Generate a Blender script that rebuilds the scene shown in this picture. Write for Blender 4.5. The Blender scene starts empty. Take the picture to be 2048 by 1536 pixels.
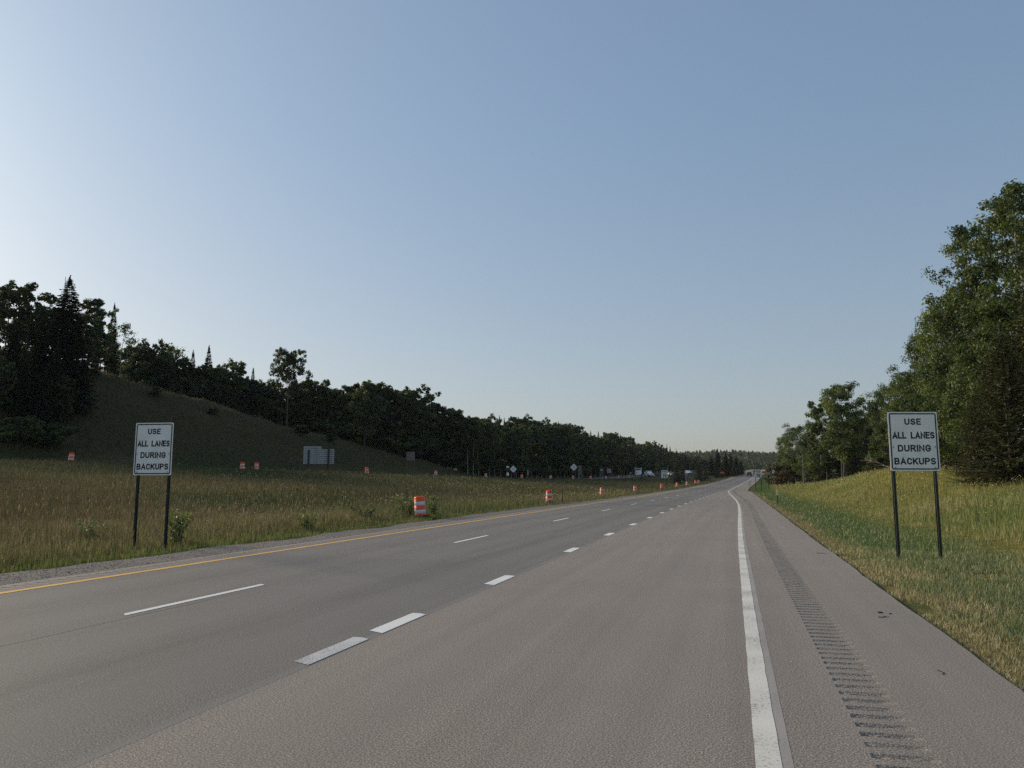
import bpy, bmesh, math, random
import numpy as np
from mathutils import Vector, Matrix, Euler

random.seed(7)
SC = bpy.context.scene
COL = SC.collection
R = math.radians

# ------------------------------------------------------------------ camera
CAM_H = 1.70
PITCH = 0.126115          # radians, camera tilted up
YAW = 0.280120            # radians, camera turned left of the road
FPX = 1538.0              # focal length in pixels of the 2048 px wide photograph
cam_d = bpy.data.cameras.new('camera')
cam_d.sensor_width = 36.0
cam_d.lens = FPX / 2048.0 * 36.0
cam_d.clip_start = 0.05
cam_d.clip_end = 20000
cam = bpy.data.objects.new('camera', cam_d)
COL.objects.link(cam)
cam.location = (0, 0, CAM_H)
cam.rotation_euler = (math.pi / 2 + PITCH, 0, YAW)
SC.camera = cam

# ------------------------------------------------------------------ light
SUN_AZ = R(74)            # left of the road direction (+Y)
SUN_EL = R(18)
sun_dir = Vector((-math.sin(SUN_AZ) * math.cos(SUN_EL), math.cos(SUN_AZ) * math.cos(SUN_EL), math.sin(SUN_EL)))
world = bpy.data.worlds.new('World')
SC.world = world
world.use_nodes = True
wn = world.node_tree
for n in list(wn.nodes):
    wn.nodes.remove(n)
wo = wn.nodes.new('ShaderNodeOutputWorld')
bg = wn.nodes.new('ShaderNodeBackground')
sky = wn.nodes.new('ShaderNodeTexSky')
sky.sky_type = 'NISHITA'
sky.sun_disc = False
sky.sun_elevation = SUN_EL
sky.sun_rotation = -SUN_AZ
sky.altitude = 200
sky.air_density = 1.0
sky.dust_density = 2.2
sky.ozone_density = 1.6
gm = wn.nodes.new('ShaderNodeGamma')          # thin smoke evens the sky out
gm.inputs['Gamma'].default_value = 0.51
hs = wn.nodes.new('ShaderNodeHueSaturation')
hs.inputs['Saturation'].default_value = 0.98
wn.links.new(sky.outputs[0], gm.inputs['Color'])
wn.links.new(gm.outputs[0], hs.inputs['Color'])
tcw = wn.nodes.new('ShaderNodeTexCoord'); spw = wn.nodes.new('ShaderNodeSeparateXYZ'); wn.links.new(tcw.outputs['Generated'], spw.inputs[0])
rw = wn.nodes.new('ShaderNodeMapRange'); rw.inputs['From Min'].default_value = -0.02; rw.inputs['From Max'].default_value = 0.42
wn.links.new(spw.outputs['Z'], rw.inputs['Value'])
tint = wn.nodes.new('ShaderNodeMix'); tint.data_type = 'RGBA'; tint.inputs[6].default_value = (0.965, 0.985, 1.01, 1); tint.inputs[7].default_value = (0.80, 0.965, 1.13, 1)
wn.links.new(rw.outputs[0], tint.inputs[0])
mulw = wn.nodes.new('ShaderNodeMix'); mulw.data_type = 'RGBA'; mulw.blend_type = 'MULTIPLY'; mulw.inputs[0].default_value = 1.0
wn.links.new(hs.outputs[0], mulw.inputs[6]); wn.links.new(tint.outputs[2], mulw.inputs[7])
wn.links.new(mulw.outputs[2], bg.inputs['Color'])
bg.inputs['Strength'].default_value = 0.118
wn.links.new(bg.outputs[0], wo.inputs['Surface'])

sl = bpy.data.lights.new('sun', 'SUN')
sl.energy = 2.6
sl.angle = R(20)
sl.color = (1.0, 0.83, 0.62)
sun = bpy.data.objects.new('sun', sl)
COL.objects.link(sun)
sun.rotation_euler = sun_dir.to_track_quat('Z', 'Y').to_euler()

SC.view_settings.view_transform = 'Standard'
SC.view_settings.look = 'None'
SC.view_settings.exposure = 1.06
SC.view_settings.gamma = 1.0
SC.render.engine = 'CYCLES'
try:
    SC.cycles.use_denoising = False
    SC.cycles.max_bounces = 6
    SC.cycles.transparent_max_bounces = 6
    SC.cycles.volume_bounces = 0
except Exception:
    pass

# ------------------------------------------------------------------ camera geometry helpers (photo pixel -> world)
def ray(px, py):
    r, d = px - 1024.0, py - 768.0
    up = -d * math.cos(PITCH) + FPX * math.sin(PITCH)
    fw = FPX * math.cos(PITCH) + d * math.sin(PITCH)
    x = r * math.cos(YAW) - fw * math.sin(YAW)
    y = r * math.sin(YAW) + fw * math.cos(YAW)
    return x, y, up

def at_depth(px, zc, py=963):
    """ground-plane position of photo column px at distance zc along the camera's heading"""
    x, y, u = ray(px, py)
    n = -x * math.sin(YAW) + y * math.cos(YAW)
    return x / n * zc, y / n * zc

def z_at(px, py, zc):
    x, y, u = ray(px, py)
    n = -x * math.sin(YAW) + y * math.cos(YAW)
    return CAM_H + u / n * zc

def vnoise(x, y, s, seed=0):
    """cheap smooth 2-D value noise in 0..1"""
    x = np.asarray(x) / s; y = np.asarray(y) / s
    xi = np.floor(x).astype(np.int64); yi = np.floor(y).astype(np.int64)
    fx = x - xi; fy = y - yi
    fx = fx * fx * (3 - 2 * fx); fy = fy * fy * (3 - 2 * fy)
    def h(a, b):
        n = (a * 374761393 + b * 668265263 + seed * 974711) & 0x7fffffff
        n = ((n ^ (n >> 13)) * 1274126177) & 0x7fffffff
        return ((n ^ (n >> 16)) & 0xffff) / 65535.0
    return (h(xi, yi) * (1 - fx) + h(xi + 1, yi) * fx) * (1 - fy) + (h(xi, yi + 1) * (1 - fx) + h(xi + 1, yi + 1) * fx) * fy

# ------------------------------------------------------------------ terrain
def curve(y):
    y = np.asarray(y, float)
    a = np.clip(y - 20, 0, 180)
    return 1.6e-4 * a * a + np.clip(y - 200, 0, None) * 0.0545

def road_z(y):
    y = np.asarray(y, float)
    a = np.clip(y - 70, 0, 250)
    z = 6e-5 * a * a
    z = z + 0.03 * np.clip(y - 320, 0, 130)
    t = np.clip((y - 450) / 400, 0, 1)
    return z + 400 * (0.03 * t - 0.025 * t * t * 1.6)

_RY = [-60, 0, 40, 68, 86, 109, 139, 152, 180, 220, 260, 340, 450, 600, 900]
_RX = [-112, -96, -82, -70.5, -62, -55, -51, -48, -42, -37, -33, -27, -19, -10, 5]
_RZ = [4.6, 4.4, 4.2, 4.0, 3.44, 3.0, 2.8, 2.5, 2.3, 2.35, 2.9, 4.6, 7.7, 9.0, 8.0]
def ridge_x(y): return np.interp(y, _RY, _RX)
def ridge_z(y): return np.interp(y, _RY, _RZ)
_PY = [-60, 0, 45, 70, 95, 118, 131, 150, 212, 288, 900]
_PR = [2.2, 2.2, 2.18, 2.0, 1.5, 0.9, 0.0, -0.25, -0.8, -1.5, -1.6]
def pave_r(y): return np.interp(y, _PY, _PR)
_HY = [-60, 0, 30, 50, 80, 110, 136, 200, 260, 400, 900]
_HH = [1.0, 1.0, 1.25, 1.9, 3.3, 2.6, 1.6, 0.4, -0.5, 0.0, 0.0]
def sstep(a, b, x):
    t = np.clip((x - a) / (b - a), 0, 1)
    return t * t * (3 - 2 * t)
def softplus(x, k): return np.where(x > 12 * k, x, k * np.log1p(np.exp(np.clip(x / k, -30, 30))))
OPP_W = 14.0

def ground_z(x, y):
    x = np.asarray(x, float); y = np.asarray(y, float)
    rel = x - curve(y)
    zr = road_z(y)
    zz = np.array(zr + np.zeros_like(rel))
    # right side: verge, gentle bank
    v = rel - pave_r(y)
    hr = np.interp(y, _HY, _HH)
    zright = zr - 0.05 + hr * sstep(2.5, 15, v) + 0.03 * np.clip(v - 15, 0, 80) + 0.035 * np.sin(x * 0.9 + y * 0.31) * sstep(3, 6, v)
    # left side: verge, shallow ditch, rise to the other carriageway
    xr, zrd = ridge_x(y), ridge_z(y)
    xe = curve(y) - 13.2
    s = np.clip((xe - x) / np.maximum(xe - xr, 4), 0, 1)
    zleft = zr - 0.06 + (zrd - zr) * s ** 1.3 - 0.30 * np.exp(-((s - 0.16) / 0.10) ** 2) * (1 - np.exp(-s * 40))
    zleft = zleft + 0.06 * np.sin(x * 0.45 + y * 0.2) * np.sin(y * 0.13 + 1) * sstep(0.02, 0.15, s) * (1 - sstep(0.85, 1, s))
    w = xr - OPP_W - x
    q = (x + 62.7) * -0.85 + (y - 174) * 0.53
    hill = np.maximum(0.07 * np.clip(w, 0, 220), 0.535 * w - 0.70 * softplus(q, 2.5))
    hill = np.where(w > 0, hill, 0) + np.where(w > 3, 0.25 * np.sin(x * 0.21 + y * 0.17) + 0.15 * np.sin(x * 0.5 - y * 0.4) + 0.45 * (vnoise(x, y, 5.5, 91) - 0.5) + 0.5 * (vnoise(x, y, 2.6, 92) - 0.5), 0) * sstep(3, 10, w)
    fade = 1 - sstep(420, 640, y)
    zleft = np.where(w > 0, zrd - 0.05 + np.minimum(hill, 26) * fade, np.where(s >= 1, zrd - 0.05, zleft))
    inside = zr - 0.06
    out = np.where(v > 0, zright, np.where(x < xe, zleft, inside))
    # far hills across the valley
    far = 27 * sstep(760, 1250, y) * (0.92 + 0.10 * np.sin(x * 0.006 + 0.9) + 0.04 * np.sin(x * 0.019)) + 40 * sstep(1700, 2500, y) * (1 + 0.12 * np.sin(x * 0.004 + 2.2))
    return out + far

def gz(x, y): return float(ground_z(np.array([x]), np.array([y]))[0])

# ------------------------------------------------------------------ mesh helpers
def link(name, me, mat=None, parent=None):
    o = bpy.data.objects.new(name, me)
    COL.objects.link(o)
    if mat is not None and me is not None and len(me.materials) == 0:
        for m in (mat if isinstance(mat, (list, tuple)) else [mat]):
            me.materials.append(m)
    if parent is not None:
        o.parent = parent
    return o

def np_mesh(name, V, quads=None, tris=None, col=None, uv=None, smooth=False, tint=None):
    me = bpy.data.meshes.new(name)
    V = np.asarray(V, np.float32)
    nq = 0 if quads is None else len(quads)
    nt = 0 if tris is None else len(tris)
    loops = []
    if nq: loops.append(np.asarray(quads, np.int32).ravel())
    if nt: loops.append(np.asarray(tris, np.int32).ravel())
    loops = np.concatenate(loops)
    starts = np.concatenate([np.arange(nq) * 4, nq * 4 + np.arange(nt) * 3]).astype(np.int32)
    me.vertices.add(len(V)); me.loops.add(len(loops)); me.polygons.add(nq + nt)
    me.vertices.foreach_set('co', V.ravel())
    me.loops.foreach_set('vertex_index', loops)
    me.polygons.foreach_set('loop_start', starts)
    me.polygons.foreach_set('use_smooth', np.full(nq + nt, bool(smooth)))
    if col is not None:
        a = me.attributes.new('col', 'FLOAT_COLOR', 'POINT')
        c = np.ones((len(V), 4), np.float32); c[:, :3] = col
        a.data.foreach_set('color', c.ravel())
    if tint is not None:
        a = me.attributes.new('tint', 'FLOAT', 'POINT')
        a.data.foreach_set('value', np.asarray(tint, np.float32))
    if uv is not None:
        l = me.uv_layers.new(name='UVMap')
        l.data.foreach_set('uv', np.asarray(uv, np.float32)[loops].ravel())
    me.update(calc_edges=True)
    me.validate()
    return me

class MB:
    """collects shapes into one mesh"""
    def __init__(self): self.bm = bmesh.new()
    def box(self, c, s, rot=None, bevel=0):
        r = bmesh.ops.create_cube(self.bm, size=1)
        M = Matrix.Translation(c)
        if rot is not None: M = M @ Euler(rot).to_matrix().to_4x4()
        M = M @ Matrix.Diagonal((s[0], s[1], s[2], 1))
        bmesh.ops.transform(self.bm, matrix=M, verts=r['verts'])
        if bevel:
            es = list({e for v in r['verts'] for e in v.link_edges})
            bmesh.ops.bevel(self.bm, geom=es, offset=bevel, segments=2, affect='EDGES')
        return self
    def cyl(self, a, b, r1, r2=None, seg=10, caps=True):
        a, b = Vector(a), Vector(b)
        r2 = r1 if r2 is None else r2
        d = b - a
        q = d.to_track_quat('Z', 'Y').to_matrix().to_4x4()
        bmesh.ops.create_cone(self.bm, cap_ends=caps, segments=seg, radius1=r1, radius2=r2, depth=d.length,
                              matrix=Matrix.Translation((a + b) / 2) @ q)
        return self
    def lathe(self, prof, seg=24, c=(0, 0, 0), close=False):
        rings = []
        for r, z in prof:
            rings.append([self.bm.verts.new((c[0] + r * math.cos(2 * math.pi * k / seg), c[1] + r * math.sin(2 * math.pi * k / seg), c[2] + z)) for k in range(seg)])
        for i in range(len(rings) - 1):
            for k in range(seg):
                self.bm.faces.new((rings[i][k], rings[i][(k + 1) % seg], rings[i + 1][(k + 1) % seg], rings[i + 1][k]))
        if close:
            self.bm.faces.new(rings[-1]); self.bm.faces.new(list(reversed(rings[0])))
        return self
    def prism(self, pts, y0, y1, taper=None):
        """outline in x,z extruded along y"""
        a = [self.bm.verts.new((p[0], y0, p[1])) for p in pts]
        b = [self.bm.verts.new((p[0], y1, p[1])) for p in pts]
        n = len(pts)
        for k in range(n):
            self.bm.faces.new((a[k], a[(k + 1) % n], b[(k + 1) % n], b[k]))
        self.bm.faces.new(list(reversed(a))); self.bm.faces.new(b)
        return self
    def tube(self, pts, r, seg=8):
        for i in range(len(pts) - 1):
            self.cyl(pts[i], pts[i + 1], r if not isinstance(r, list) else r[i], r if not isinstance(r, list) else r[i + 1], seg)
        return self
    def build(self, name, mat, parent=None, smooth=False, flip=True):
        bmesh.ops.recalc_face_normals(self.bm, faces=self.bm.faces)
        me = bpy.data.meshes.new(name)
        self.bm.to_mesh(me); self.bm.free()
        for p in me.polygons: p.use_smooth = bool(smooth)
        return link(name, me, mat, parent)

def thing(name, label, cat, loc, rz=0.0, group=None, rx=0.0, ry=0.0):
    o = bpy.data.objects.new(name, None)
    COL.objects.link(o)
    o.empty_display_size = 0.2
    o.location = loc
    o.rotation_euler = (rx, ry, rz)
    o['label'] = label; o['category'] = cat
    if group: o['group'] = group
    return o

def tag(o, label, cat, group=None):
    o['label'] = label; o['category'] = cat
    if group: o['group'] = group
    return o

def structure(o):
    o['kind'] = 'structure'; return o
def stuff(o):
    o['kind'] = 'stuff'; return o

def dup(root, loc, rz=0.0, label=None, group=None, rx=0.0, ry=0.0, scale=None):
    r = root.copy(); COL.objects.link(r)
    r.location = loc; r.rotation_euler = (rx, ry, rz)
    if scale is not None: r.scale = scale
    if label: r['label'] = label
    if group: r['group'] = group
    for ch in list(root.children):
        c = ch.copy(); COL.objects.link(c); c.parent = r
        for g in list(ch.children):
            d = g.copy(); COL.objects.link(d); d.parent = c
    return r

# ------------------------------------------------------------------ materials
def new_mat(name):
    m = bpy.data.materials.new(name); m.use_nodes = True
    nt = m.node_tree
    b = nt.nodes['Principled BSDF']
    return m, nt, b

def N(nt, t, **kw):
    n = nt.nodes.new(t)
    for k, v in kw.items():
        if k in n.inputs: n.inputs[k].default_value = v
        else: setattr(n, k, v)
    return n

def ramp(nt, fac, stops, interp='LINEAR'):
    r = nt.nodes.new('ShaderNodeValToRGB')
    r.color_ramp.interpolation = interp
    el = r.color_ramp.elements
    while len(el) < len(stops): el.new(0.5)
    for e, (p, c) in zip(el, stops):
        e.position = p
        e.color = (c[0], c[1], c[2], 1) if isinstance(c, (tuple, list)) else (c, c, c, 1)
    nt.links.new(fac, r.inputs[0])
    return r

def mixc(nt, fac, a, b, mode='MIX'):
    m = nt.nodes.new('ShaderNodeMix'); m.data_type = 'RGBA'; m.blend_type = mode
    def put(sock, v):
        if isinstance(v, (tuple, list)): sock.default_value = (v[0], v[1], v[2], 1)
        elif isinstance(v, (int, float)): sock.default_value = v
        else: nt.links.new(v, sock)
    put(m.inputs[0], fac); put(m.inputs[6], a); put(m.inputs[7], b)
    return m.outputs[2]

def math_n(nt, op, a, b=None, c=None):
    m = nt.nodes.new('ShaderNodeMath'); m.operation = op
    for i, v in enumerate((a, b, c)):
        if v is None: continue
        if isinstance(v, (int, float)): m.inputs[i].default_value = v
        else: nt.links.new(v, m.inputs[i])
    return m.outputs[0]

def simple(name, col, rough=0.6, metal=0.0, vary=0.12, scale=6.0, spec=0.4, bump=0.0):
    m, nt, b = new_mat(name)
    tc = N(nt, 'ShaderNodeTexCoord')
    nz = N(nt, 'ShaderNodeTexNoise', Scale=scale, Detail=5.0)
    nt.links.new(tc.outputs['Object'], nz.inputs['Vector'])
    lo = tuple(max(0, c * (1 - vary)) for c in col); hi = tuple(min(1, c * (1 + vary)) for c in col)
    r = ramp(nt, nz.outputs[0], [(0.3, lo), (0.7, hi)])
    nt.links.new(r.outputs[0], b.inputs['Base Color'])
    b.inputs['Roughness'].default_value = rough
    b.inputs['Metallic'].default_value = metal
    b.inputs['Specular IOR Level'].default_value = spec
    if bump:
        bp = N(nt, 'ShaderNodeBump', Strength=bump, Distance=0.01)
        nt.links.new(nz.outputs[0], bp.inputs['Height']); nt.links.new(bp.outputs[0], b.inputs['Normal'])
    return m

def asphalt(name, base, warm, streak=True, dark=1.0):
    m, nt, b = new_mat(name)
    uv = N(nt, 'ShaderNodeUVMap')
    sep = N(nt, 'ShaderNodeSeparateXYZ'); nt.links.new(uv.outputs[0], sep.inputs[0])
    # aggregate speckle
    n1 = N(nt, 'ShaderNodeTexNoise', Scale=78.0, Detail=2.0, Roughness=0.8); nt.links.new(uv.outputs[0], n1.inputs['Vector'])
    n2 = N(nt, 'ShaderNodeTexVoronoi', Scale=52.0); nt.links.new(uv.outputs[0], n2.inputs['Vector'])
    n3 = N(nt, 'ShaderNodeTexNoise', Scale=0.35, Detail=6.0, Roughness=0.6); nt.links.new(uv.outputs[0], n3.inputs['Vector'])
    # long streaks along the lane
    mp = N(nt, 'ShaderNodeMapping'); mp.inputs['Scale'].default_value = (2.2, 0.035, 1); nt.links.new(uv.outputs[0], mp.inputs[0])
    n4 = N(nt, 'ShaderNodeTexNoise', Scale=1.0, Detail=4.0, Roughness=0.6); nt.links.new(mp.outputs[0], n4.inputs['Vector'])
    c1 = ramp(nt, n1.outputs[0], [(0.33, tuple(c * 0.22 for c in base)), (0.5, base), (0.67, tuple(min(1, c * 2.5) for c in base))]).outputs[0]
    sp = ramp(nt, n2.outputs['Color'], [(0.66, 0.0), (0.95, 1.0)]).outputs[0]
    d = ramp(nt, n2.outputs['Distance'], [(0.15, 1.0), (0.42, 0.0)]).outputs[0]
    spk = math_n(nt, 'MULTIPLY', sp, d)
    c2 = mixc(nt, math_n(nt, 'MULTIPLY', spk, 0.75), c1, warm)
    big = ramp(nt, n3.outputs[0], [(0.3, 0.94), (0.7, 1.06)]).outputs[0]
    c3 = mixc(nt, 1.0, c2, big, 'MULTIPLY')
    if streak:
        st = ramp(nt, n4.outputs[0], [(0.3, 0.89), (0.7, 1.10)]).outputs[0]
        c3 = mixc(nt, 1.0, c3, st, 'MULTIPLY')
    nt.links.new(c3, b.inputs['Base Color'])
    b.inputs['Roughness'].default_value = 0.82
    b.inputs['Specular IOR Level'].default_value = 0.35
    bp = N(nt, 'ShaderNodeBump', Strength=0.07, Distance=0.004)
    nt.links.new(n1.outputs[0], bp.inputs['Height']); nt.links.new(bp.outputs[0], b.inputs['Normal'])
    return m, nt, b, sep, c3

def paint_mat(name, col, under, wear):
    m, nt, b = new_mat(name)
    uv = N(nt, 'ShaderNodeUVMap')
    n1 = N(nt, 'ShaderNodeTexNoise', Scale=38.0, Detail=6.0, Roughness=0.7); nt.links.new(uv.outputs[0], n1.inputs['Vector'])
    n2 = N(nt, 'ShaderNodeTexNoise', Scale=1.3, Detail=4.0); nt.links.new(uv.outputs[0], n2.inputs['Vector'])
    f = math_n(nt, 'ADD', math_n(nt, 'MULTIPLY', n1.outputs[0], 0.8), math_n(nt, 'MULTIPLY', n2.outputs[0], 0.4))
    r = ramp(nt, f, [(wear - 0.06, 0.0), (wear + 0.06, 1.0)])
    c = ramp(nt, n2.outputs[0], [(0.3, tuple(x * 0.86 for x in col)), (0.7, col)]).outputs[0]
    nt.links.new(mixc(nt, r.outputs[0], under, c), b.inputs['Base Color'])
    b.inputs['Roughness'].default_value = 0.6
    bp = N(nt, 'ShaderNodeBump', Strength=0.4, Distance=0.004)
    nt.links.new(n1.outputs[0], bp.inputs['Height']); nt.links.new(bp.outputs[0], b.inputs['Normal'])
    return m

def leaf_mat(name, dark, mid, light, trans=0.3, rough=0.55):
    m, nt, b = new_mat(name)
    at = N(nt, 'ShaderNodeAttribute'); at.attribute_name = 'tint'
    oi = N(nt, 'ShaderNodeObjectInfo')
    f = math_n(nt, 'ADD', at.outputs['Fac'], math_n(nt, 'MULTIPLY', math_n(nt, 'SUBTRACT', oi.outputs['Random'], 0.5), 0.35))
    c = ramp(nt, f, [(0.05, dark), (0.5, mid), (0.95, light)])
    nt.links.new(c.outputs[0], b.inputs['Base Color'])
    b.inputs['Roughness'].default_value = rough
    b.inputs['Specular IOR Level'].default_value = 0.25
    tr = N(nt, 'ShaderNodeBsdfTranslucent')
    nt.links.new(mixc(nt, 1.0, c.outputs[0], (1.25, 1.35, 0.55), 'MULTIPLY'), tr.inputs['Color'])
    mx = N(nt, 'ShaderNodeMixShader'); mx.inputs[0].default_value = trans
    nt.links.new(b.outputs[0], mx.inputs[1]); nt.links.new(tr.outputs[0], mx.inputs[2])
    nt.links.new(mx.outputs[0], nt.nodes['Material Output'].inputs['Surface'])
    return m

def grass_mat(name, trans=0.3):
    m, nt, b = new_mat(name)
    at = N(nt, 'ShaderNodeAttribute'); at.attribute_name = 'col'
    nt.links.new(at.outputs['Color'], b.inputs['Base Color'])
    b.inputs['Roughness'].default_value = 0.6
    b.inputs['Specular IOR Level'].default_value = 0.25
    tr = N(nt, 'ShaderNodeBsdfTranslucent'); nt.links.new(at.outputs['Color'], tr.inputs['Color'])
    mx = N(nt, 'ShaderNodeMixShader'); mx.inputs[0].default_value = trans
    nt.links.new(b.outputs[0], mx.inputs[1]); nt.links.new(tr.outputs[0], mx.inputs[2])
    nt.links.new(mx.outputs[0], nt.nodes['Material Output'].inputs['Surface'])
    return m

def bark_mat(name, lo, hi, marks=False):
    m, nt, b = new_mat(name)
    tc = N(nt, 'ShaderNodeTexCoord')
    mp = N(nt, 'ShaderNodeMapping'); mp.inputs['Scale'].default_value = (3, 3, 9 if marks else 1.2)
    nt.links.new(tc.outputs['Object'], mp.inputs[0])
    nz = N(nt, 'ShaderNodeTexNoise', Scale=2.0, Detail=7.0, Roughness=0.7); nt.links.new(mp.outputs[0], nz.inputs['Vector'])
    r = ramp(nt, nz.outputs[0], [(0.36, lo), (0.5 if marks else 0.65, hi)])
    nt.links.new(r.outputs[0], b.inputs['Base Color']); b.inputs['Roughness'].default_value = 0.9
    bp = N(nt, 'ShaderNodeBump', Strength=0.6, Distance=0.03)
    nt.links.new(nz.outputs[0], bp.inputs['Height']); nt.links.new(bp.outputs[0], b.inputs['Normal'])
    return m

M = {}
M['leaf_dark'] = leaf_mat('leaf_dark', (0.020, 0.031, 0.010), (0.054, 0.078, 0.024), (0.130, 0.155, 0.050), 0.32)
M['leaf_mid'] = leaf_mat('leaf_mid', (0.024, 0.040, 0.014), (0.070, 0.102, 0.034), (0.165, 0.195, 0.066), 0.32)
M['needle'] = leaf_mat('needle', (0.010, 0.020, 0.009), (0.024, 0.038, 0.016), (0.052, 0.062, 0.026), 0.10)
M['needle_olive'] = leaf_mat('needle_olive', (0.034, 0.042, 0.018), (0.074, 0.078, 0.034), (0.140, 0.128, 0.058), 0.15)
M['brown_leaf'] = leaf_mat('brown_leaf', (0.035, 0.025, 0.013), (0.080, 0.054, 0.028), (0.140, 0.100, 0.052), 0.15)
M['weed_leaf'] = leaf_mat('weed_leaf', (0.07, 0.10, 0.035), (0.16, 0.19, 0.08), (0.34, 0.36, 0.20), 0.3)
M['bark'] = bark_mat('bark', (0.030, 0.026, 0.020), (0.10, 0.088, 0.070))
M['birch'] = bark_mat('birch', (0.06, 0.055, 0.045), (0.23, 0.215, 0.18), True)
M['dead_wood'] = bark_mat('dead_wood', (0.14, 0.125, 0.105), (0.34, 0.31, 0.27))
M['grass'] = grass_mat('grass', 0.45)
M['drum_orange'] = simple('drum_orange', (0.94, 0.095, 0.012), 0.42, vary=0.12, scale=3)
M['reflective_white'] = simple('reflective_white', (0.66, 0.68, 0.70), 0.35, vary=0.06)
M['rubber'] = simple('rubber', (0.018, 0.018, 0.018), 0.75)
M['sign_white'] = simple('sign_white', (0.88, 0.84, 0.77), 0.42, vary=0.08, scale=3.0)
M['sign_black'] = simple('sign_black', (0.012, 0.012, 0.013), 0.45)
M['post_green'] = simple('post_green', (0.022, 0.030, 0.027), 0.5, metal=0.2, vary=0.3)
M['galv'] = simple('galv', (0.40, 0.41, 0.41), 0.45, metal=0.55, vary=0.12)
M['bolt'] = simple('bolt', (0.16, 0.16, 0.16), 0.4, metal=0.6)
M['sign_orange'] = simple('sign_orange', (0.75, 0.10, 0.02), 0.45)
M['wood_post'] = simple('wood_post', (0.17, 0.12, 0.08), 0.9, vary=0.3)
M['sign_brown'] = simple('sign_brown', (0.34, 0.30, 0.28), 0.5)
M['sign_dull'] = simple('sign_dull', (0.17, 0.13, 0.115), 0.5)
M['sign_red'] = simple('sign_red', (0.32, 0.10, 0.09), 0.5)
M['glass'] = simple('glass', (0.02, 0.025, 0.03), 0.08, spec=0.6)
M['car_red'] = simple('car_red', (0.12, 0.012, 0.008), 0.25, spec=0.5, vary=0.05)
M['car_black'] = simple('car_black', (0.015, 0.016, 0.018), 0.25, spec=0.5)
M['car_white'] = simple('car_white', (0.78, 0.79, 0.80), 0.25, spec=0.5, vary=0.04)
M['car_grey'] = simple('car_grey', (0.20, 0.21, 0.22), 0.28, metal=0.4, spec=0.5, vary=0.05)
M['chrome'] = simple('chrome', (0.62, 0.62, 0.62), 0.2, metal=0.9)
M['lamp_red'] = simple('lamp_red', (0.45, 0.01, 0.01), 0.2)
M['lamp_clear'] = simple('lamp_clear', (0.75, 0.75, 0.72), 0.12)
M['debris'] = simple('debris', (0.025, 0.020, 0.016), 0.9, bump=0.8)
M['yellow'] = simple('yellow', (0.80, 0.74, 0.48), 0.5)
M['post_pale'] = simple('post_pale', (0.10, 0.11, 0.055), 0.6)
M['flower'] = simple('flower', (0.74, 0.66, 0.30), 0.7, vary=0.3, scale=0.8)

# ================================================================== GROUND
rng = np.random.default_rng(11)

def lerp3(a, b, t):
    t = np.asarray(t)[..., None]
    return np.asarray(a) * (1 - t) + np.asarray(b) * t

GREEN = (0.060, 0.098, 0.026); OLIVE = (0.150, 0.138, 0.036); TAN = (0.22, 0.165, 0.080)
RUST = (0.150, 0.090, 0.052); DGRN = (0.045, 0.060, 0.020); STRAW = (0.26, 0.215, 0.095)

def grass_zone(x, y):
    """mean colour of the grass cover at a place: what grows there"""
    rel = x - curve(y)
    v = rel - pave_r(y)
    n = vnoise(x, y, 7.0, 1); n2 = vnoise(x, y, 2.1, 2); n3 = vnoise(x, y, 23.0, 3)
    right = lerp3(GREEN, OLIVE, sstep(2.6, 5.5, v + (n2 - 0.5) * 1.6))
    right = lerp3(right, (0.085, 0.105, 0.030), np.clip(sstep(0.5, 0.8, n) * 0.7 * sstep(4, 7, v), 0, 1))
    right = lerp3(right, TAN, np.clip((1 - sstep(0.2, 1.0, v + (n2 - 0.5) * 0.9)) * 0.75, 0, 1))
    d = -13.2 - rel
    left = lerp3((0.120, 0.112, 0.044), (0.150, 0.110, 0.062), sstep(0.35, 0.7, n * 0.6 + n3 * 0.4))
    left = lerp3(left, (0.060, 0.074, 0.028), sstep(0.45, 0.75, vnoise(x, y, 12.0, 5)) * 0.75)
    left = lerp3((0.105, 0.120, 0.032), left, sstep(0.4, 2.2, d))
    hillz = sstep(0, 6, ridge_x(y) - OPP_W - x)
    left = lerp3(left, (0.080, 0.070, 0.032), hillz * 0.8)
    right = lerp3(right, (0.19, 0.165, 0.085), sstep(420, 520, y) * (1 - sstep(620, 680, y))); left = lerp3(left, (0.19, 0.165, 0.085), sstep(420, 520, y) * (1 - sstep(620, 680, y)) * (rel > -40))
    return np.where((v > -1)[..., None], right, left)

rows = np.concatenate([np.arange(-40, 60, 0.6), np.arange(60, 170, 1.5), np.arange(170, 500, 5), np.arange(500, 1300, 20), np.arange(1300, 3300, 60)])
cols = np.concatenate([[-1500, -1100, -800, -600, -450, -350, -290, -250], np.arange(-220, -114, 3.0), np.arange(-114, -60, 1.3), np.arange(-60, -14, 1.2), [-13.6, -13.2, -12.6, -11.9, -11.0, -8.0, -4.0, 0.0, 1.5],
                       np.arange(1.9, 4.0, 0.25), np.arange(4, 9, 0.5), np.arange(9, 30, 1.2), np.arange(30, 90, 5.0), [100, 130, 170, 230, 300, 400, 550, 800, 1100, 1500]])
RR, YY = np.meshgrid(cols, rows)
XX = RR + curve(YY)
ZZ = ground_z(XX, YY)
V = np.stack([XX, YY, ZZ], -1).reshape(-1, 3)
nr, nc = RR.shape
ii = np.arange(nr * nc).reshape(nr, nc)
quads = np.stack([ii[:-1, :-1], ii[:-1, 1:], ii[1:, 1:], ii[1:, :-1]], -1).reshape(-1, 4)
gcol = grass_zone(V[:, 0], V[:, 1]) * np.where(V[:, 0] - curve(V[:, 1]) > 0, 1.3, 0.8)[:, None]
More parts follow.
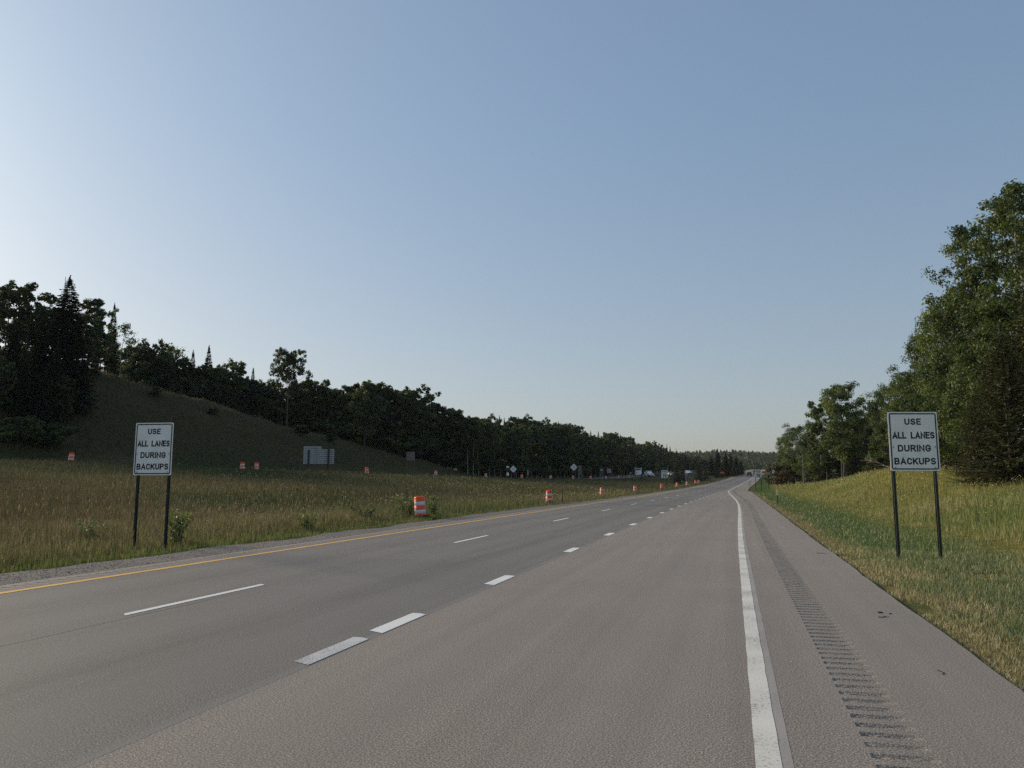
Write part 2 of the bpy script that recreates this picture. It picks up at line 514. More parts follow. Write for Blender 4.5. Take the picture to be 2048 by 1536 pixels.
me = np_mesh('ground', V, quads=quads, col=gcol, smooth=True)
m, nt, b = new_mat('ground_soil')
at = N(nt, 'ShaderNodeAttribute'); at.attribute_name = 'col'
tc = N(nt, 'ShaderNodeTexCoord')
g1 = N(nt, 'ShaderNodeTexNoise', Scale=1.6, Detail=8.0, Roughness=0.75); nt.links.new(tc.outputs['Object'], g1.inputs['Vector'])
g2 = N(nt, 'ShaderNodeTexNoise', Scale=14.0, Detail=5.0, Roughness=0.7); nt.links.new(tc.outputs['Object'], g2.inputs['Vector'])
c = mixc(nt, 1.0, at.outputs['Color'], ramp(nt, g1.outputs[0], [(0.3, 0.55), (0.7, 1.3)]).outputs[0], 'MULTIPLY')
c = mixc(nt, 1.0, c, ramp(nt, g2.outputs[0], [(0.3, 0.6), (0.7, 1.3)]).outputs[0], 'MULTIPLY')
nt.links.new(c, b.inputs['Base Color']); b.inputs['Roughness'].default_value = 1.0; b.inputs['Specular IOR Level'].default_value = 0.05
bp = N(nt, 'ShaderNodeBump', Strength=0.9, Distance=0.25); nt.links.new(g1.outputs[0], bp.inputs['Height']); nt.links.new(bp.outputs[0], b.inputs['Normal'])
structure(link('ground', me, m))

# ================================================================== ROADS
def strip(name, cols_fn, ys, mat, dz=0.0, skirt=0.0):
    """ribbon along the road: cols_fn(y) -> list of rel offsets; uv in metres (rel, y)"""
    C = np.array([cols_fn(y) for y in ys])                # (n, k)
    n, k = C.shape
    Yg = np.repeat(np.asarray(ys)[:, None], k, 1)
    X = C + curve(Yg)
    Z = road_z(Yg) + dz
    if skirt:
        X = np.concatenate([X[:, :1] - 0.02, X, X[:, -1:] + 0.02], 1); Yg = np.concatenate([Yg[:, :1], Yg, Yg[:, :1]], 1)
        Z = np.concatenate([Z[:, :1] - skirt, Z, Z[:, :1] - skirt], 1); C = np.concatenate([C[:, :1], C, C[:, -1:]], 1); k += 2
    V = np.stack([X, Yg, Z], -1).reshape(-1, 3)
    i = np.arange(n * k).reshape(n, k)
    q = np.stack([i[:-1, :-1], i[:-1, 1:], i[1:, 1:], i[1:, :-1]], -1).reshape(-1, 4)
    return link(name, np_mesh(name, V, quads=q, uv=np.stack([C, Yg], -1).reshape(-1, 2)), mat)

ys_road = np.concatenate([np.arange(-30, 70, 2.0), np.arange(70, 700, 5.0)])
SEAM = -3.86
_EY = [-60, 4, 11, 20, 45, 60, 75, 95, 112, 127, 133, 152, 190, 215, 290, 900]
_EX = [0.145, 0.140, 0.118, 0.10, 0.10, -0.04, -0.45, -1.30, -2.2, -2.85, -3.0, -3.12, -3.6, -3.93, -4.25, -4.3]
def edge_rel(y): return np.interp(y, _EY, _EX)
def edge_seam(y): return min(SEAM, float(edge_rel(y)) - 0.3)

A1, nt, b, sep, c0 = asphalt('asphalt_grey', (0.148, 0.135, 0.118), (0.46, 0.42, 0.37))
# worn wheel paths, oil band and a dark sealed crack along the lane joint
u = sep.outputs['X']
def band(nt, u, centre, half, soft):
    d = math_n(nt, 'ABSOLUTE', math_n(nt, 'SUBTRACT', u, centre))
    return ramp(nt, math_n(nt, 'DIVIDE', d, half + soft), [(half / (half + soft), 1.0), (1.0, 0.0)]).outputs[0]
wf = None
for cx in (-10.0, -8.3, -6.6, -4.8):
    w_ = band(nt, u, cx, 0.15, 0.45)
    wf = w_ if wf is None else math_n(nt, 'ADD', wf, w_)
c1 = mixc(nt, math_n(nt, 'MULTIPLY', wf, 0.34), c0, (0.195, 0.179, 0.160))
ncr = N(nt, 'ShaderNodeTexNoise', Scale=0.6, Detail=5.0); uvn = N(nt, 'ShaderNodeUVMap'); nt.links.new(uvn.outputs[0], ncr.inputs['Vector'])
wob = math_n(nt, 'MULTIPLY', math_n(nt, 'SUBTRACT', ncr.outputs[0], 0.5), 0.10)
cr = band(nt, math_n(nt, 'ADD', u, wob), -7.38, 0.012, 0.012)
near = ramp(nt, math_n(nt, 'DIVIDE', sep.outputs['Y'], 40.0), [(0.24, 1.0), (0.29, 0.0)]).outputs[0]
c1 = mixc(nt, math_n(nt, 'MULTIPLY', math_n(nt, 'MULTIPLY', cr, near), 0.8), c1, (0.035, 0.033, 0.032))
seamf = band(nt, u, SEAM - 0.02, 0.03, 0.10)
c1 = mixc(nt, math_n(nt, 'MULTIPLY', seamf, 0.35), c1, (0.26, 0.25, 0.24))
nt.links.new(c1, b.inputs['Base Color'])
mpo = N(nt, 'ShaderNodeMapping'); mpo.inputs['Scale'].default_value = (3.0, 0.16, 1); nt.links.new(uvn.outputs[0], mpo.inputs[0])
nzo = N(nt, 'ShaderNodeTexNoise', Scale=1.0, Detail=3.0); nt.links.new(mpo.outputs[0], nzo.inputs['Vector'])
oil = math_n(nt, 'ADD', band(nt, u, -9.2, 0.12, 0.45), band(nt, u, -5.7, 0.12, 0.45))
oil = math_n(nt, 'MULTIPLY', oil, ramp(nt, nzo.outputs[0], [(0.40, 0.0), (0.72, 1.0)]).outputs[0])
c1 = mixc(nt, math_n(nt, 'MULTIPLY', oil, 0.40), c1, (0.075, 0.068, 0.060))
nt.links.new(c1, b.inputs['Base Color'])
structure(strip('road', lambda y: [-11.086] + list(np.linspace(-10.9, -4.4, 8)) + [edge_seam(y)], ys_road, A1, 0.0, 0.10))

# exit lane and shoulder with the milled rumble strip cut into it
A2, nt, b, sep, c0 = asphalt('asphalt_pinkish', (0.222, 0.190, 0.158), (0.60, 0.51, 0.43))
u = sep.outputs['X']
c1 = mixc(nt, math_n(nt, 'MULTIPLY', band(nt, u, -2.8, 0.3, 0.5), 0.16), c0, (0.245, 0.214, 0.187))
c1 = mixc(nt, math_n(nt, 'MULTIPLY', band(nt, u, -1.0, 0.3, 0.5), 0.16), c1, (0.245, 0.214, 0.187))
c1 = mixc(nt, math_n(nt, 'MULTIPLY', band(nt, u, 1.75, 0.35, 0.35), 0.20), c1, (0.255, 0.225, 0.195))
nt.links.new(c1, b.inputs['Base Color'])
A2M = A2
def rum(y): return float(edge_rel(y)) + (0.62 if y < 45 else 0.64)
ys_rum = []
y = 2.0
GP = 0.215
while y < 150:
    for f in ((0.0, 0.06, 0.13, 0.21, 0.29, 0.37, 0.44, 0.50) if y < 26 else (0.0, 0.12, 0.25, 0.38, 0.50)): ys_rum.append(y + f * GP)
    y += GP
ys_rum = np.array(ys_rum)
ys_sh = np.unique(np.concatenate([np.arange(-30, 2, 2.0), ys_rum, np.arange(150.5, 700, 5.0)]))
def sh_cols(y):
    a = rum(y); p = float(pave_r(y)); s = edge_seam(y)
    p = max(p, a + 0.45)
    return [s + 0.004, s + (float(edge_rel(y)) - s) * 0.5, float(edge_rel(y)), a, a + 0.015, a + 0.06, a + 0.11, a + 0.20, a + 0.29, a + 0.34, a + 0.37, a + 0.40, max(p, a + 0.44)]
C = np.array([sh_cols(y) for y in ys_sh])
n, k = C.shape
Yg = np.repeat(ys_sh[:, None], k, 1)
X = C + curve(Yg); Z = road_z(Yg) + 0.0
ph = ((ys_sh - 2.0) / GP) % 1.0
prof = np.where(ph < 0.501, np.sin(np.pi * np.clip(ph / 0.50, 0, 1)) ** 0.8, 0)
prof = np.where((ys_sh < 2) | (ys_sh > 150), 0, prof)
lat = np.array([0, 0, 0, 0, 0.9, 1, 1, 1, 0.9, 0.6, 0.25, 0.0, 0])
jit = 1 + 0.6 * (rng.random((n, k)) - 0.5) + 0.5 * (vnoise(C * 9.0, Yg * 2.3, 1.0, 77) - 0.5)
Z = Z - 0.019 * prof[:, None] * lat[None, :] * jit
X = np.concatenate([X, X[:, -1:] + 0.02], 1); Yg = np.concatenate([Yg, Yg[:, :1]], 1); Z = np.concatenate([Z, Z[:, -1:] - 0.09], 1)
C = np.concatenate([C, C[:, -1:]], 1); k += 1
X[:, -2] += 0.03 * (vnoise(X[:, -2], ys_sh, 0.5, 8) - 0.5) + 0.05 * (vnoise(X[:, -2], ys_sh, 2.5, 9) - 0.5); X[:, -1] = X[:, -2] + 0.02
Vv = np.stack([X, Yg, Z], -1).reshape(-1, 3)
i = np.arange(n * k).reshape(n, k)
q = np.stack([i[:-1, :-1], i[:-1, 1:], i[1:, 1:], i[1:, :-1]], -1).reshape(-1, 4)
structure(link('road_shoulder', np_mesh('road_shoulder', Vv, quads=q, uv=np.stack([C, Yg], -1).reshape(-1, 2)), A2))

# opposing carriageway behind the median ridge
def ribbon(name, xs_l, xs_r, zs, ys, mat):
    k = 5
    t = np.linspace(0, 1, k)
    Yg = np.repeat(np.asarray(ys)[:, None], k, 1)
    X = np.asarray(xs_l)[:, None] * (1 - t) + np.asarray(xs_r)[:, None] * t
    Z = np.repeat(np.asarray(zs)[:, None], k, 1)
    V = np.stack([X, Yg, Z], -1).reshape(-1, 3)
    i = np.arange(len(ys) * k).reshape(len(ys), k)
    q = np.stack([i[:-1, :-1], i[:-1, 1:], i[1:, 1:], i[1:, :-1]], -1).reshape(-1, 4)
    return structure(link(name, np_mesh(name, V, quads=q, uv=np.stack([X, Yg], -1).reshape(-1, 2)), mat))
yo = np.arange(-40, 600, 6.0)
ribbon('opposing_road', ridge_x(yo) - 12.5, ridge_x(yo) - 1.6, ridge_z(yo) + 0.03, yo, A1)
ribbon('opposing_road_edge_line', ridge_x(yo) - 2.5, ridge_x(yo) - 2.3, ridge_z(yo) + 0.036, yo, M['sign_white'])

# gravel shoulder on the left
m, nt, b = new_mat('gravel')
uv = N(nt, 'ShaderNodeUVMap')
vo = N(nt, 'ShaderNodeTexVoronoi', Scale=38.0); nt.links.new(uv.outputs[0], vo.inputs['Vector'])
gn = N(nt, 'ShaderNodeTexNoise', Scale=1.0, Detail=6.0); nt.links.new(uv.outputs[0], gn.inputs['Vector'])
cc = ramp(nt, vo.outputs['Color'], [(0.1, (0.085, 0.074, 0.063)), (0.5, (0.145, 0.127, 0.108)), (0.9, (0.24, 0.21, 0.18))]).outputs[0]
cc = mixc(nt, 1.0, cc, ramp(nt, gn.outputs[0], [(0.3, 0.75), (0.7, 1.2)]).outputs[0], 'MULTIPLY')
nt.links.new(cc, b.inputs['Base Color']); b.inputs['Roughness'].default_value = 0.95
bp = N(nt, 'ShaderNodeBump', Strength=0.6, Distance=0.015, invert=True); nt.links.new(vo.outputs['Distance'], bp.inputs['Height']); nt.links.new(bp.outputs[0], b.inputs['Normal'])
GRAVEL = m
def grav_l(y): return float(np.interp(y, [0, 40, 90, 200, 900], [-13.05, -13.15, -13.1, -12.6, -12.4])) + 0.5 * (float(vnoise(0.0, y, 3.0, 4)) - 0.5) + 0.3 * (float(vnoise(0.0, y, 0.9, 6)) - 0.5)
ysg = np.concatenate([np.arange(-20, 90, 0.5), np.arange(90, 600, 5)])
structure(strip('gravel_shoulder', lambda y: [grav_l(y), -12.9, -12.4, -12.0, -11.70], ysg, GRAVEL, -0.015))
# loose stones
def stones(n, xs, ys, zs, size):
    base = np.array([(1, 0, 0), (-1, 0, 0), (0, 1, 0), (0, -1, 0), (0, 0, 1), (0, 0, -0.6)], float)
    f = np.array([(0, 2, 4), (2, 1, 4), (1, 3, 4), (3, 0, 4), (2, 0, 5), (1, 2, 5), (3, 1, 5), (0, 3, 5)])
    sc = size[:, None, None] * (0.6 + 0.7 * rng.random((n, 6, 1)))
    V = base[None] * sc * np.array([1, 1, 0.7])
    a = rng.random(n) * 6.28
    ca, sa = np.cos(a)[:, None], np.sin(a)[:, None]
    Vx = V[..., 0] * ca - V[..., 1] * sa; Vy = V[..., 0] * sa + V[..., 1] * ca
    V = np.stack([Vx + xs[:, None], Vy + ys[:, None], V[..., 2] + zs[:, None]], -1).reshape(-1, 3)
    F = (f[None] + (np.arange(n) * 6)[:, None, None]).reshape(-1, 3)
    return V, F
n = 9000
ys_ = np.exp(rng.uniform(np.log(8), np.log(70), n)); rl = rng.uniform(-13.3, -11.72, n)
V_, F_ = stones(n, rl + curve(ys_), ys_, road_z(ys_) - 0.01, 0.005 + 0.011 * rng.random(n) ** 3)
structure(link('gravel', np_mesh('gravel', V_, tris=F_, tint=np.zeros(len(V_))), simple('stone', (0.18, 0.158, 0.135), 0.9, vary=0.5, scale=9.0)))
bpy.data.objects['gravel']['kind'] = 'stuff'

# paved left shoulder with its own milled grooves
ys_l = []
y = 5.0
while y < 110:
    for f in (0.0, 0.17, 0.33, 0.50): ys_l.append(y + f * GP)
    y += GP
ys_l = np.unique(np.concatenate([np.arange(-30, 5, 2.0), ys_l, np.arange(110.5, 700, 5.0)]))
lo = [-11.75, -11.50, -11.46, -11.38, -11.20, -11.13, -11.09]
C = np.array([lo for y in ys_l]); n, k = C.shape
Yg = np.repeat(ys_l[:, None], k, 1); X = C + curve(Yg)
ph = ((ys_l - 5.0) / GP) % 1.0
prof = np.where((ph < 0.501) & (ys_l >= 5) & (ys_l < 110), np.sin(np.pi * np.clip(ph / 0.50, 0, 1)), 0)
Z = road_z(Yg) - 0.018 * prof[:, None] * np.array([0, 0, 0.6, 1, 1, 0.6, 0])[None]
Z[:, 0] -= 0.01
i = np.arange(n * k).reshape(n, k)
q = np.stack([i[:-1, :-1], i[:-1, 1:], i[1:, 1:], i[1:, :-1]], -1).reshape(-1, 4)
structure(link('road_shoulder', np_mesh('road_shoulder', np.stack([X, Yg, Z], -1).reshape(-1, 3), quads=q, uv=np.stack([C, Yg], -1).reshape(-1, 2)), A2M))

# ================================================================== ROAD MARKINGS
P_WHITE = paint_mat('paint_white', (0.76, 0.72, 0.62), (0.26, 0.23, 0.20), 0.53)
P_DASH = paint_mat('paint_dash', (0.86, 0.84, 0.78), (0.20, 0.185, 0.17), 0.42)
P_WORN = paint_mat('paint_worn', (0.62, 0.61, 0.58), (0.20, 0.195, 0.19), 0.56)
P_YEL = paint_mat('paint_yellow', (0.86, 0.47, 0.06), (0.22, 0.17, 0.10), 0.40)
P_FADE = paint_mat('paint_faded', (0.38, 0.33, 0.285), (0.27, 0.235, 0.205), 0.56)
ysm = np.unique(np.concatenate([np.arange(-10, 20, 0.25), np.arange(20, 160, 1.0), np.arange(160, 620, 4)]))
ysm_far = ysm
def jag(y, s, a): return a * (float(vnoise(s * 7.0, y, 0.16, s)) - 0.5)
structure(strip('edge_line', lambda y: [float(edge_rel(y)) - 0.075 + jag(y, 3, .008), float(edge_rel(y)) + 0.0, float(edge_rel(y)) + 0.075 + jag(y, 4, .008)], ysm, P_WHITE, 0.0035))
structure(strip('faded_edge_line', lambda y: [float(edge_rel(y)) + 0.079 + jag(y, 4, .008), float(edge_rel(y)) + 0.145], ysm[ysm < 60], P_FADE, 0.0015))
structure(strip('yellow_line', lambda y: [-10.955 + jag(y, 5, .02), -10.87, -10.79 + jag(y, 6, .02)], ysm, P_YEL, 0.005))

def dash(name, rel, w, y0, y1, mat, skew=0.0, dz=0.005):
    ys = np.linspace(y0, y1, max(3, int((y1 - y0) / 0.25)) if y0 < 60 else 3)
    C = np.stack([np.full(len(ys), rel - w / 2), np.full(len(ys), rel), np.full(len(ys), rel + w / 2)], 1)
    Yg = np.repeat(ys[:, None], 3, 1)
    Yg[0] += [skew, 0.05, 0]; Yg[-1] += [skew * 0.6, 0.06, 0]
    X = C + curve(Yg); Z = road_z(Yg) + dz
    V = np.stack([X, Yg, Z], -1).reshape(-1, 3)
    i = np.arange(len(ys) * 3).reshape(-1, 3)
    q = np.stack([i[:-1, :-1], i[:-1, 1:], i[1:, 1:], i[1:, :-1]], -1).reshape(-1, 4)
    return structure(link(name, np_mesh(name, V, quads=q, uv=np.stack([C, Yg], -1).reshape(-1, 2)), mat))
for kk in range(40):
    y0 = 8.35 + 12.19 * kk
    dash('lane_line', -7.60, 0.125, y0, y0 + 3.05, P_DASH, 0.12)
dd = [(6.62, 7.86, P_WORN), (8.20, 9.48, P_DASH), (12.42, 13.70, P_DASH)] + [(18.6 + 6.0 * k, 19.85 + 6.0 * k, P_DASH) for k in range(18)]
for y0, y1, mt in dd:
    dash('dotted_lane_line', -3.985, 0.21, y0, y1, mt, 0.10)
# a plain dark grey strip running slantwise across the through lanes
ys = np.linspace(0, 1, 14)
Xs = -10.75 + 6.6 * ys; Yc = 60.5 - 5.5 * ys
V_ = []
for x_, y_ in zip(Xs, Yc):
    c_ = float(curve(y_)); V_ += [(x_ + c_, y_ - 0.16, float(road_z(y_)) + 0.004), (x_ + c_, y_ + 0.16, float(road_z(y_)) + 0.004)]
structure(link('dark_strip', np_mesh('dark_strip', V_, quads=[(2 * k, 2 * k + 2, 2 * k + 3, 2 * k + 1) for k in range(13)], uv=np.array(V_)[:, :2]), simple('strip_grey', (0.060, 0.058, 0.056), 0.8, vary=0.2)))

# ================================================================== GRASS
def blades(x, y, z, h, w, lean, az, col, far=False, headless=True):
    n = len(x)
    ca, sa = np.cos(az), np.sin(az)
    px, py = -sa, ca                       # blade width direction
    lx, ly = ca * lean, sa * lean
    b0 = np.stack([x - px * w / 2, y - py * w / 2, z - 0.02], -1); b1 = np.stack([x + px * w / 2, y + py * w / 2, z - 0.02], -1)
    tip = np.stack([x + lx * h, y + ly * h, z + h * np.sqrt(np.clip(1 - lean ** 2, 0.05, 1))], -1)
    if far:
        V = np.stack([b0, b1, tip], 1).reshape(-1, 3)
        F = np.arange(3 * n).reshape(n, 3)
        c = np.repeat(col[:, None, :], 3, 1)
        return V, None, F, c.reshape(-1, 3)
    mid = np.stack([x + lx * h * 0.32, y + ly * h * 0.32, z + h * 0.58 * np.sqrt(np.clip(1 - (lean * 0.5) ** 2, 0.05, 1))], -1)
    off = np.stack([px * w * 0.4, py * w * 0.4, 0 * x], -1)
    V = np.stack([b0, b1, mid - off, mid + off, tip], 1).reshape(-1, 3)
    i = np.arange(n)[:, None] * 5
    Q = i + np.array([[0, 1, 3, 2]]); T = i + np.array([[2, 3, 4]])
    c = np.repeat(col[:, None, :], 5, 1)
    return V, Q, T, c.reshape(-1, 3)

def scatter(n, r0, r1, a0, a1, k=1.0):
    """positions seen from the verge: log-spread with distance; azimuth from the road direction, left positive"""
    r = np.exp(rng.uniform(np.log(r0), np.log(r1), n)); a = rng.uniform(R(a0), R(a1), n)
    return -r * np.sin(a), r * np.cos(a), r

def mix_cols(n, cs, ps):
    i = rng.choice(len(cs), n, p=np.array(ps) / sum(ps))
    return np.array(cs)[i]

def grass_obj(name, parts):
    Vs, Qs, Ts, Cs, o = [], [], [], [], 0
    for V, Q, T, c in parts:
        Vs.append(V); Cs.append(c)
        if Q is not None: Qs.append(Q + o)
        Ts.append(T + o); o += len(V)
    return stuff(link(name, np_mesh(name, np.concatenate(Vs), quads=np.concatenate(Qs) if Qs else None, tris=np.concatenate(Ts), col=np.concatenate(Cs)), M['grass']))

GB = 2.1          # living grass is brighter than the soil under it
# mown verge on the right
def verge(n, r0, r1, far):
    x, y, r = scatter(n, r0, r1, -62, 2)
    v = x - curve(y) - pave_r(y)
    ok = (v > -0.02 + 0.10 * vnoise(x, y, 0.35, 12)) & (v < 5.6 + 1.6 * (vnoise(x, y, 1.5, 21) - 0.5))
    # a bare stony patch by the pavement
    ok &= ~(((v < 0.35) & (vnoise(x, y, 1.1, 31) > 0.80)))
    x, y, r, v = x[ok], y[ok], r[ok], v[ok]
    m_ = len(x)
    patch = vnoise(x, y, 0.8, 14)
    dry = np.clip((1 - sstep(0.15, 1.3, v + (patch - 0.5) * 1.5)) * 0.85 + 0.14 + 0.35 * sstep(0.6, 0.85, vnoise(x, y, 2.3, 33)), 0, 1)
    isdry = rng.random(m_) < dry
    g = mix_cols(m_, [(0.066, 0.098, 0.033), (0.088, 0.120, 0.042), (0.050, 0.078, 0.027), (0.115, 0.132, 0.050), (0.20, 0.18, 0.090)], [4, 3, 3, 2, 1.8])
    t = mix_cols(m_, [(0.24, 0.195, 0.090), (0.17, 0.140, 0.060), (0.11, 0.105, 0.038), (0.32, 0.27, 0.14), (0.09, 0.06, 0.04)], [3, 3, 3, 1, 1])
    c = np.where(isdry[:, None], t, g)
    ol = sstep(3.2, 5.6, v + (vnoise(x, y, 1.7, 15) - 0.5) * 2)
    c = np.where((rng.random(m_) < ol)[:, None], mix_cols(m_, [(0.16, 0.15, 0.045), (0.22, 0.19, 0.07), (0.10, 0.115, 0.03)], [3, 2, 2]), c)
    c = c * (0.75 + 0.5 * rng.random((m_, 1)))
    h = (0.055 + 0.10 * rng.random(m_)) * (0.7 + 0.7 * vnoise(x, y, 0.9, 13)) * (0.55 + 0.45 * sstep(0, 0.8, v)) * (1 + 0.9 * sstep(4, 6, v))
    w = np.maximum(0.0035, 0.00075 * r) * (0.7 + 0.6 * rng.random(m_))
    lean = np.clip(np.abs(rng.normal(0.35, 0.28, m_)) + 0.25 * isdry, 0, 0.95)
    return blades(x, y, ground_z(x, y), h, w, lean, rng.random(m_) * 6.283, np.clip((c * 0.74 + c.mean(1, keepdims=True) * 0.26 * np.array([1.15, 1.0, 0.7])) * GB * 1.16, 0, .6), far)
grass_obj('mown_grass', [verge(260000, 5.5, 22, False), verge(90000, 18, 120, True)])

# tall meadow grass on the right bank
def meadow(n, r0, r1, far):
    x, y, r = scatter(n, r0, r1, -50, 0)
    v = x - curve(y) - pave_r(y)
    ok = (v > 4.6 + 1.5 * (vnoise(x, y, 1.5, 21) - 0.5)) & (v < 26)
    x, y, r, v = x[ok], y[ok], r[ok], v[ok]
    m_ = len(x)
    p = vnoise(x, y, 3.0, 22); p2 = vnoise(x, y, 8.0, 23)
    a = mix_cols(m_, [(0.172, 0.160, 0.050), (0.130, 0.130, 0.040), (0.225, 0.195, 0.080), (0.092, 0.108, 0.034)], [4, 4, 2, 2])
    g = mix_cols(m_, [(0.075, 0.100, 0.026), (0.11, 0.130, 0.036), (0.16, 0.155, 0.045)], [3, 3, 1])
    d = mix_cols(m_, [(0.24, 0.18, 0.085), (0.17, 0.115, 0.060), (0.30, 0.24, 0.12)], [3, 2, 1])
    c = np.where((p2 + rng.normal(0, .18, m_) > 0.60)[:, None], g, a)
    c = np.where((p + rng.normal(0, .2, m_) > 0.86)[:, None], d, c)
    c = c * (0.7 + 0.55 * rng.random((m_, 1)))
    h = (0.16 + 0.34 * rng.random(m_) ** 1.5) * (0.55 + 0.8 * p) * (0.6 + 0.4 * sstep(4, 8, v))
    w = np.maximum(0.004, 0.00065 * r) * (0.6 + 0.7 * rng.random(m_))
    return blades(x, y, ground_z(x, y), h, w, np.clip(np.abs(rng.normal(0.25, 0.2, m_)), 0, 0.85), rng.random(m_) * 6.283, np.clip((c * 0.88 + c.mean(1, keepdims=True) * 0.12) * GB * 0.96 * np.array([0.95, 1.0, .92]), 0, .6), far)
grass_obj('meadow_grass', [meadow(150000, 12, 40, False), meadow(120000, 35, 260, True)])

# tall grass of the median and of the hill on the left
def median(n, r0, r1, far, head=False):
    x, y, r = scatter(n, r0, r1, -6, 66)
    rel = x - curve(y)
    gl = np.interp(y, [0, 40, 90, 200, 900], [-13.05, -13.15, -13.1, -12.6, -12.4])
    d = gl - rel
    wq = ridge_x(y) - x
    ok = (d > 0.0 + 0.5 * vnoise(x, y, 0.6, 41)) & ((wq < 0.6) | ((wq > OPP_W) & (wq < 70)))
    x, y, r, d, wq = x[ok], y[ok], r[ok], d[ok], wq[ok]
    m_ = len(x)
    p = vnoise(x, y, 4.0, 42); p2 = vnoise(x, y, 14.0, 43); p3 = vnoise(x, y, 1.4, 44)
    a = mix_cols(m_, [(0.135, 0.120, 0.052), (0.170, 0.140, 0.070), (0.100, 0.098, 0.040), (0.23, 0.185, 0.098)], [4, 4, 2, 3])
    ru = mix_cols(m_, [(0.145, 0.110, 0.060), (0.18, 0.140, 0.078), (0.120, 0.095, 0.050), (0.21, 0.175, 0.095)], [3, 3, 2, 1])
    g = mix_cols(m_, [(0.062, 0.080, 0.028), (0.080, 0.094, 0.034), (0.11, 0.11, 0.045)], [3, 3, 1])
    c = np.where((p + p3 * 0.35 + rng.normal(0, .16, m_) > 0.88)[:, None], ru, a)
    c = np.where((p2 + rng.normal(0, .15, m_) > 0.62)[:, None], g, c)
    edge = np.array(sstep(1.6, 0.2, d + 0 * d)) if False else 1 - sstep(0.3, 1.8, d)
    c = np.where((rng.random(m_) < edge * 0.8)[:, None], mix_cols(m_, [(0.115, 0.150, 0.036), (0.15, 0.165, 0.045), (0.19, 0.17, 0.065)], [3, 2, 1]), c)
    far_b = sstep(30, 60, y) * (1 - sstep(0, 20, wq))
    c = np.where((rng.random(m_) < far_b * 0.35)[:, None], mix_cols(m_, [(0.21, 0.17, 0.08), (0.17, 0.15, 0.065)], [1, 1]), c)
    hillm = wq > OPP_W
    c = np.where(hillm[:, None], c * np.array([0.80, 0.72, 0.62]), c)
    c = c * (0.7 + 0.55 * rng.random((m_, 1)))
    h = (0.24 + 0.36 * rng.random(m_)) * (0.50 + 0.75 * p) * (0.28 + 0.72 * sstep(0.2, 2.6, d))
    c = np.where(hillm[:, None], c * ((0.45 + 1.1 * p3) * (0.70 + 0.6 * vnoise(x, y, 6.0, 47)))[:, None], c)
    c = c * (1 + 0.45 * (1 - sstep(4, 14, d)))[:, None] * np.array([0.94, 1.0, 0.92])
    h = np.where(hillm, h * (0.45 + 1.5 * p3 ** 1.5), h)
    w = np.maximum(0.005, 0.00062 * r) * (0.6 + 0.7 * rng.random(m_))
    if head:
        k = rng.random(m_) < 0.30 * sstep(0.6, 1.6, d) * (~hillm)
        x, y, r, h, w = x[k], y[k], r[k], h[k] * 1.25 + 0.1, w[k]
        c = mix_cols(len(x), [(0.20, 0.150, 0.092), (0.17, 0.125, 0.075), (0.26, 0.21, 0.13)], [3, 3, 2]) * (0.8 + 0.4 * rng.random((len(x), 1)))
        zb = ground_z(x, y) + h
        n_ = len(x); az = rng.random(n_) * 6.283
        hl = 0.09 + 0.10 * rng.random(n_); hw = np.maximum(0.012, 0.0011 * r)
        px, py = -np.sin(az) * hw / 2, np.cos(az) * hw / 2
        lx, ly = 0.35 * np.cos(az) * hl, 0.35 * np.sin(az) * hl
        V = np.stack([np.stack([x, y, zb - 0.04], -1), np.stack([x + px + lx * .5, y + py + ly * .5, zb + hl * .5], -1), np.stack([x + lx, y + ly, zb + hl], -1), np.stack([x - px + lx * .5, y - py + ly * .5, zb + hl * .5], -1)], 1).reshape(-1, 3)
        T = (np.arange(n_)[:, None, None] * 4 + np.array([[0, 1, 2], [0, 2, 3]])[None]).reshape(-1, 3)
        st = blades(x, y, zb - h, h, np.maximum(0.003, 0.0003 * r), np.full(n_, 0.02), az, c * 0.8, True)
        return [(V, None, T, np.repeat(c, 4, 0)), st]
    lean = np.clip(np.abs(rng.normal(0.22, 0.18, m_)), 0, 0.85)
    return [blades(x, y, ground_z(x, y), h, w, lean, rng.random(m_) * 6.283, c, far)]
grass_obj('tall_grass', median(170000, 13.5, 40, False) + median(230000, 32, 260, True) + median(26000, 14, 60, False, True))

# small wild flowers in the meadow
def flowers(n, a0, a1, r0, r1, side):
    x, y, r = scatter(n, r0, r1, a0, a1)
    v = x - curve(y) - pave_r(y); d = -13.3 - (x - curve(y))
    ok = ((v > 5.4) & (v < 18)) if side > 0 else ((d > 2.5) & (ridge_x(y) - x < -4))
    ok &= vnoise(x, y, 2.2, 51 + side) > 0.52
    x, y, r = x[ok], y[ok], r[ok]; n = len(x)
    h = 0.22 + 0.32 * rng.random(n); s = np.maximum(0.012, 0.00055 * r) * (0.7 + 0.7 * rng.random(n))
    z = ground_z(x, y) + h
    base = np.array([(1, 0, 0), (0, 1, 0), (-1, 0, 0), (0, -1, 0), (0, 0, 0.7), (0, 0, -0.7)], float)
    f = np.array([(0, 1, 4), (1, 2, 4), (2, 3, 4), (3, 0, 4), (1, 0, 5), (2, 1, 5), (3, 2, 5), (0, 3, 5)])
    V = (base[None] * s[:, None, None] + np.stack([x, y, z], -1)[:, None, :]).reshape(-1, 3)
    F = (f[None] + (np.arange(n) * 6)[:, None, None]).reshape(-1, 3)
    return V, F
V1, F1 = flowers(5200, -48, -2, 14, 110, 1); V2, F2 = flowers(4200, -4, 40, 24, 130, -1)
stuff(link('wildflowers', np_mesh('wildflowers', np.concatenate([V1, V2]), tris=np.concatenate([F1, F2 + len(V1)])), M['flower']))

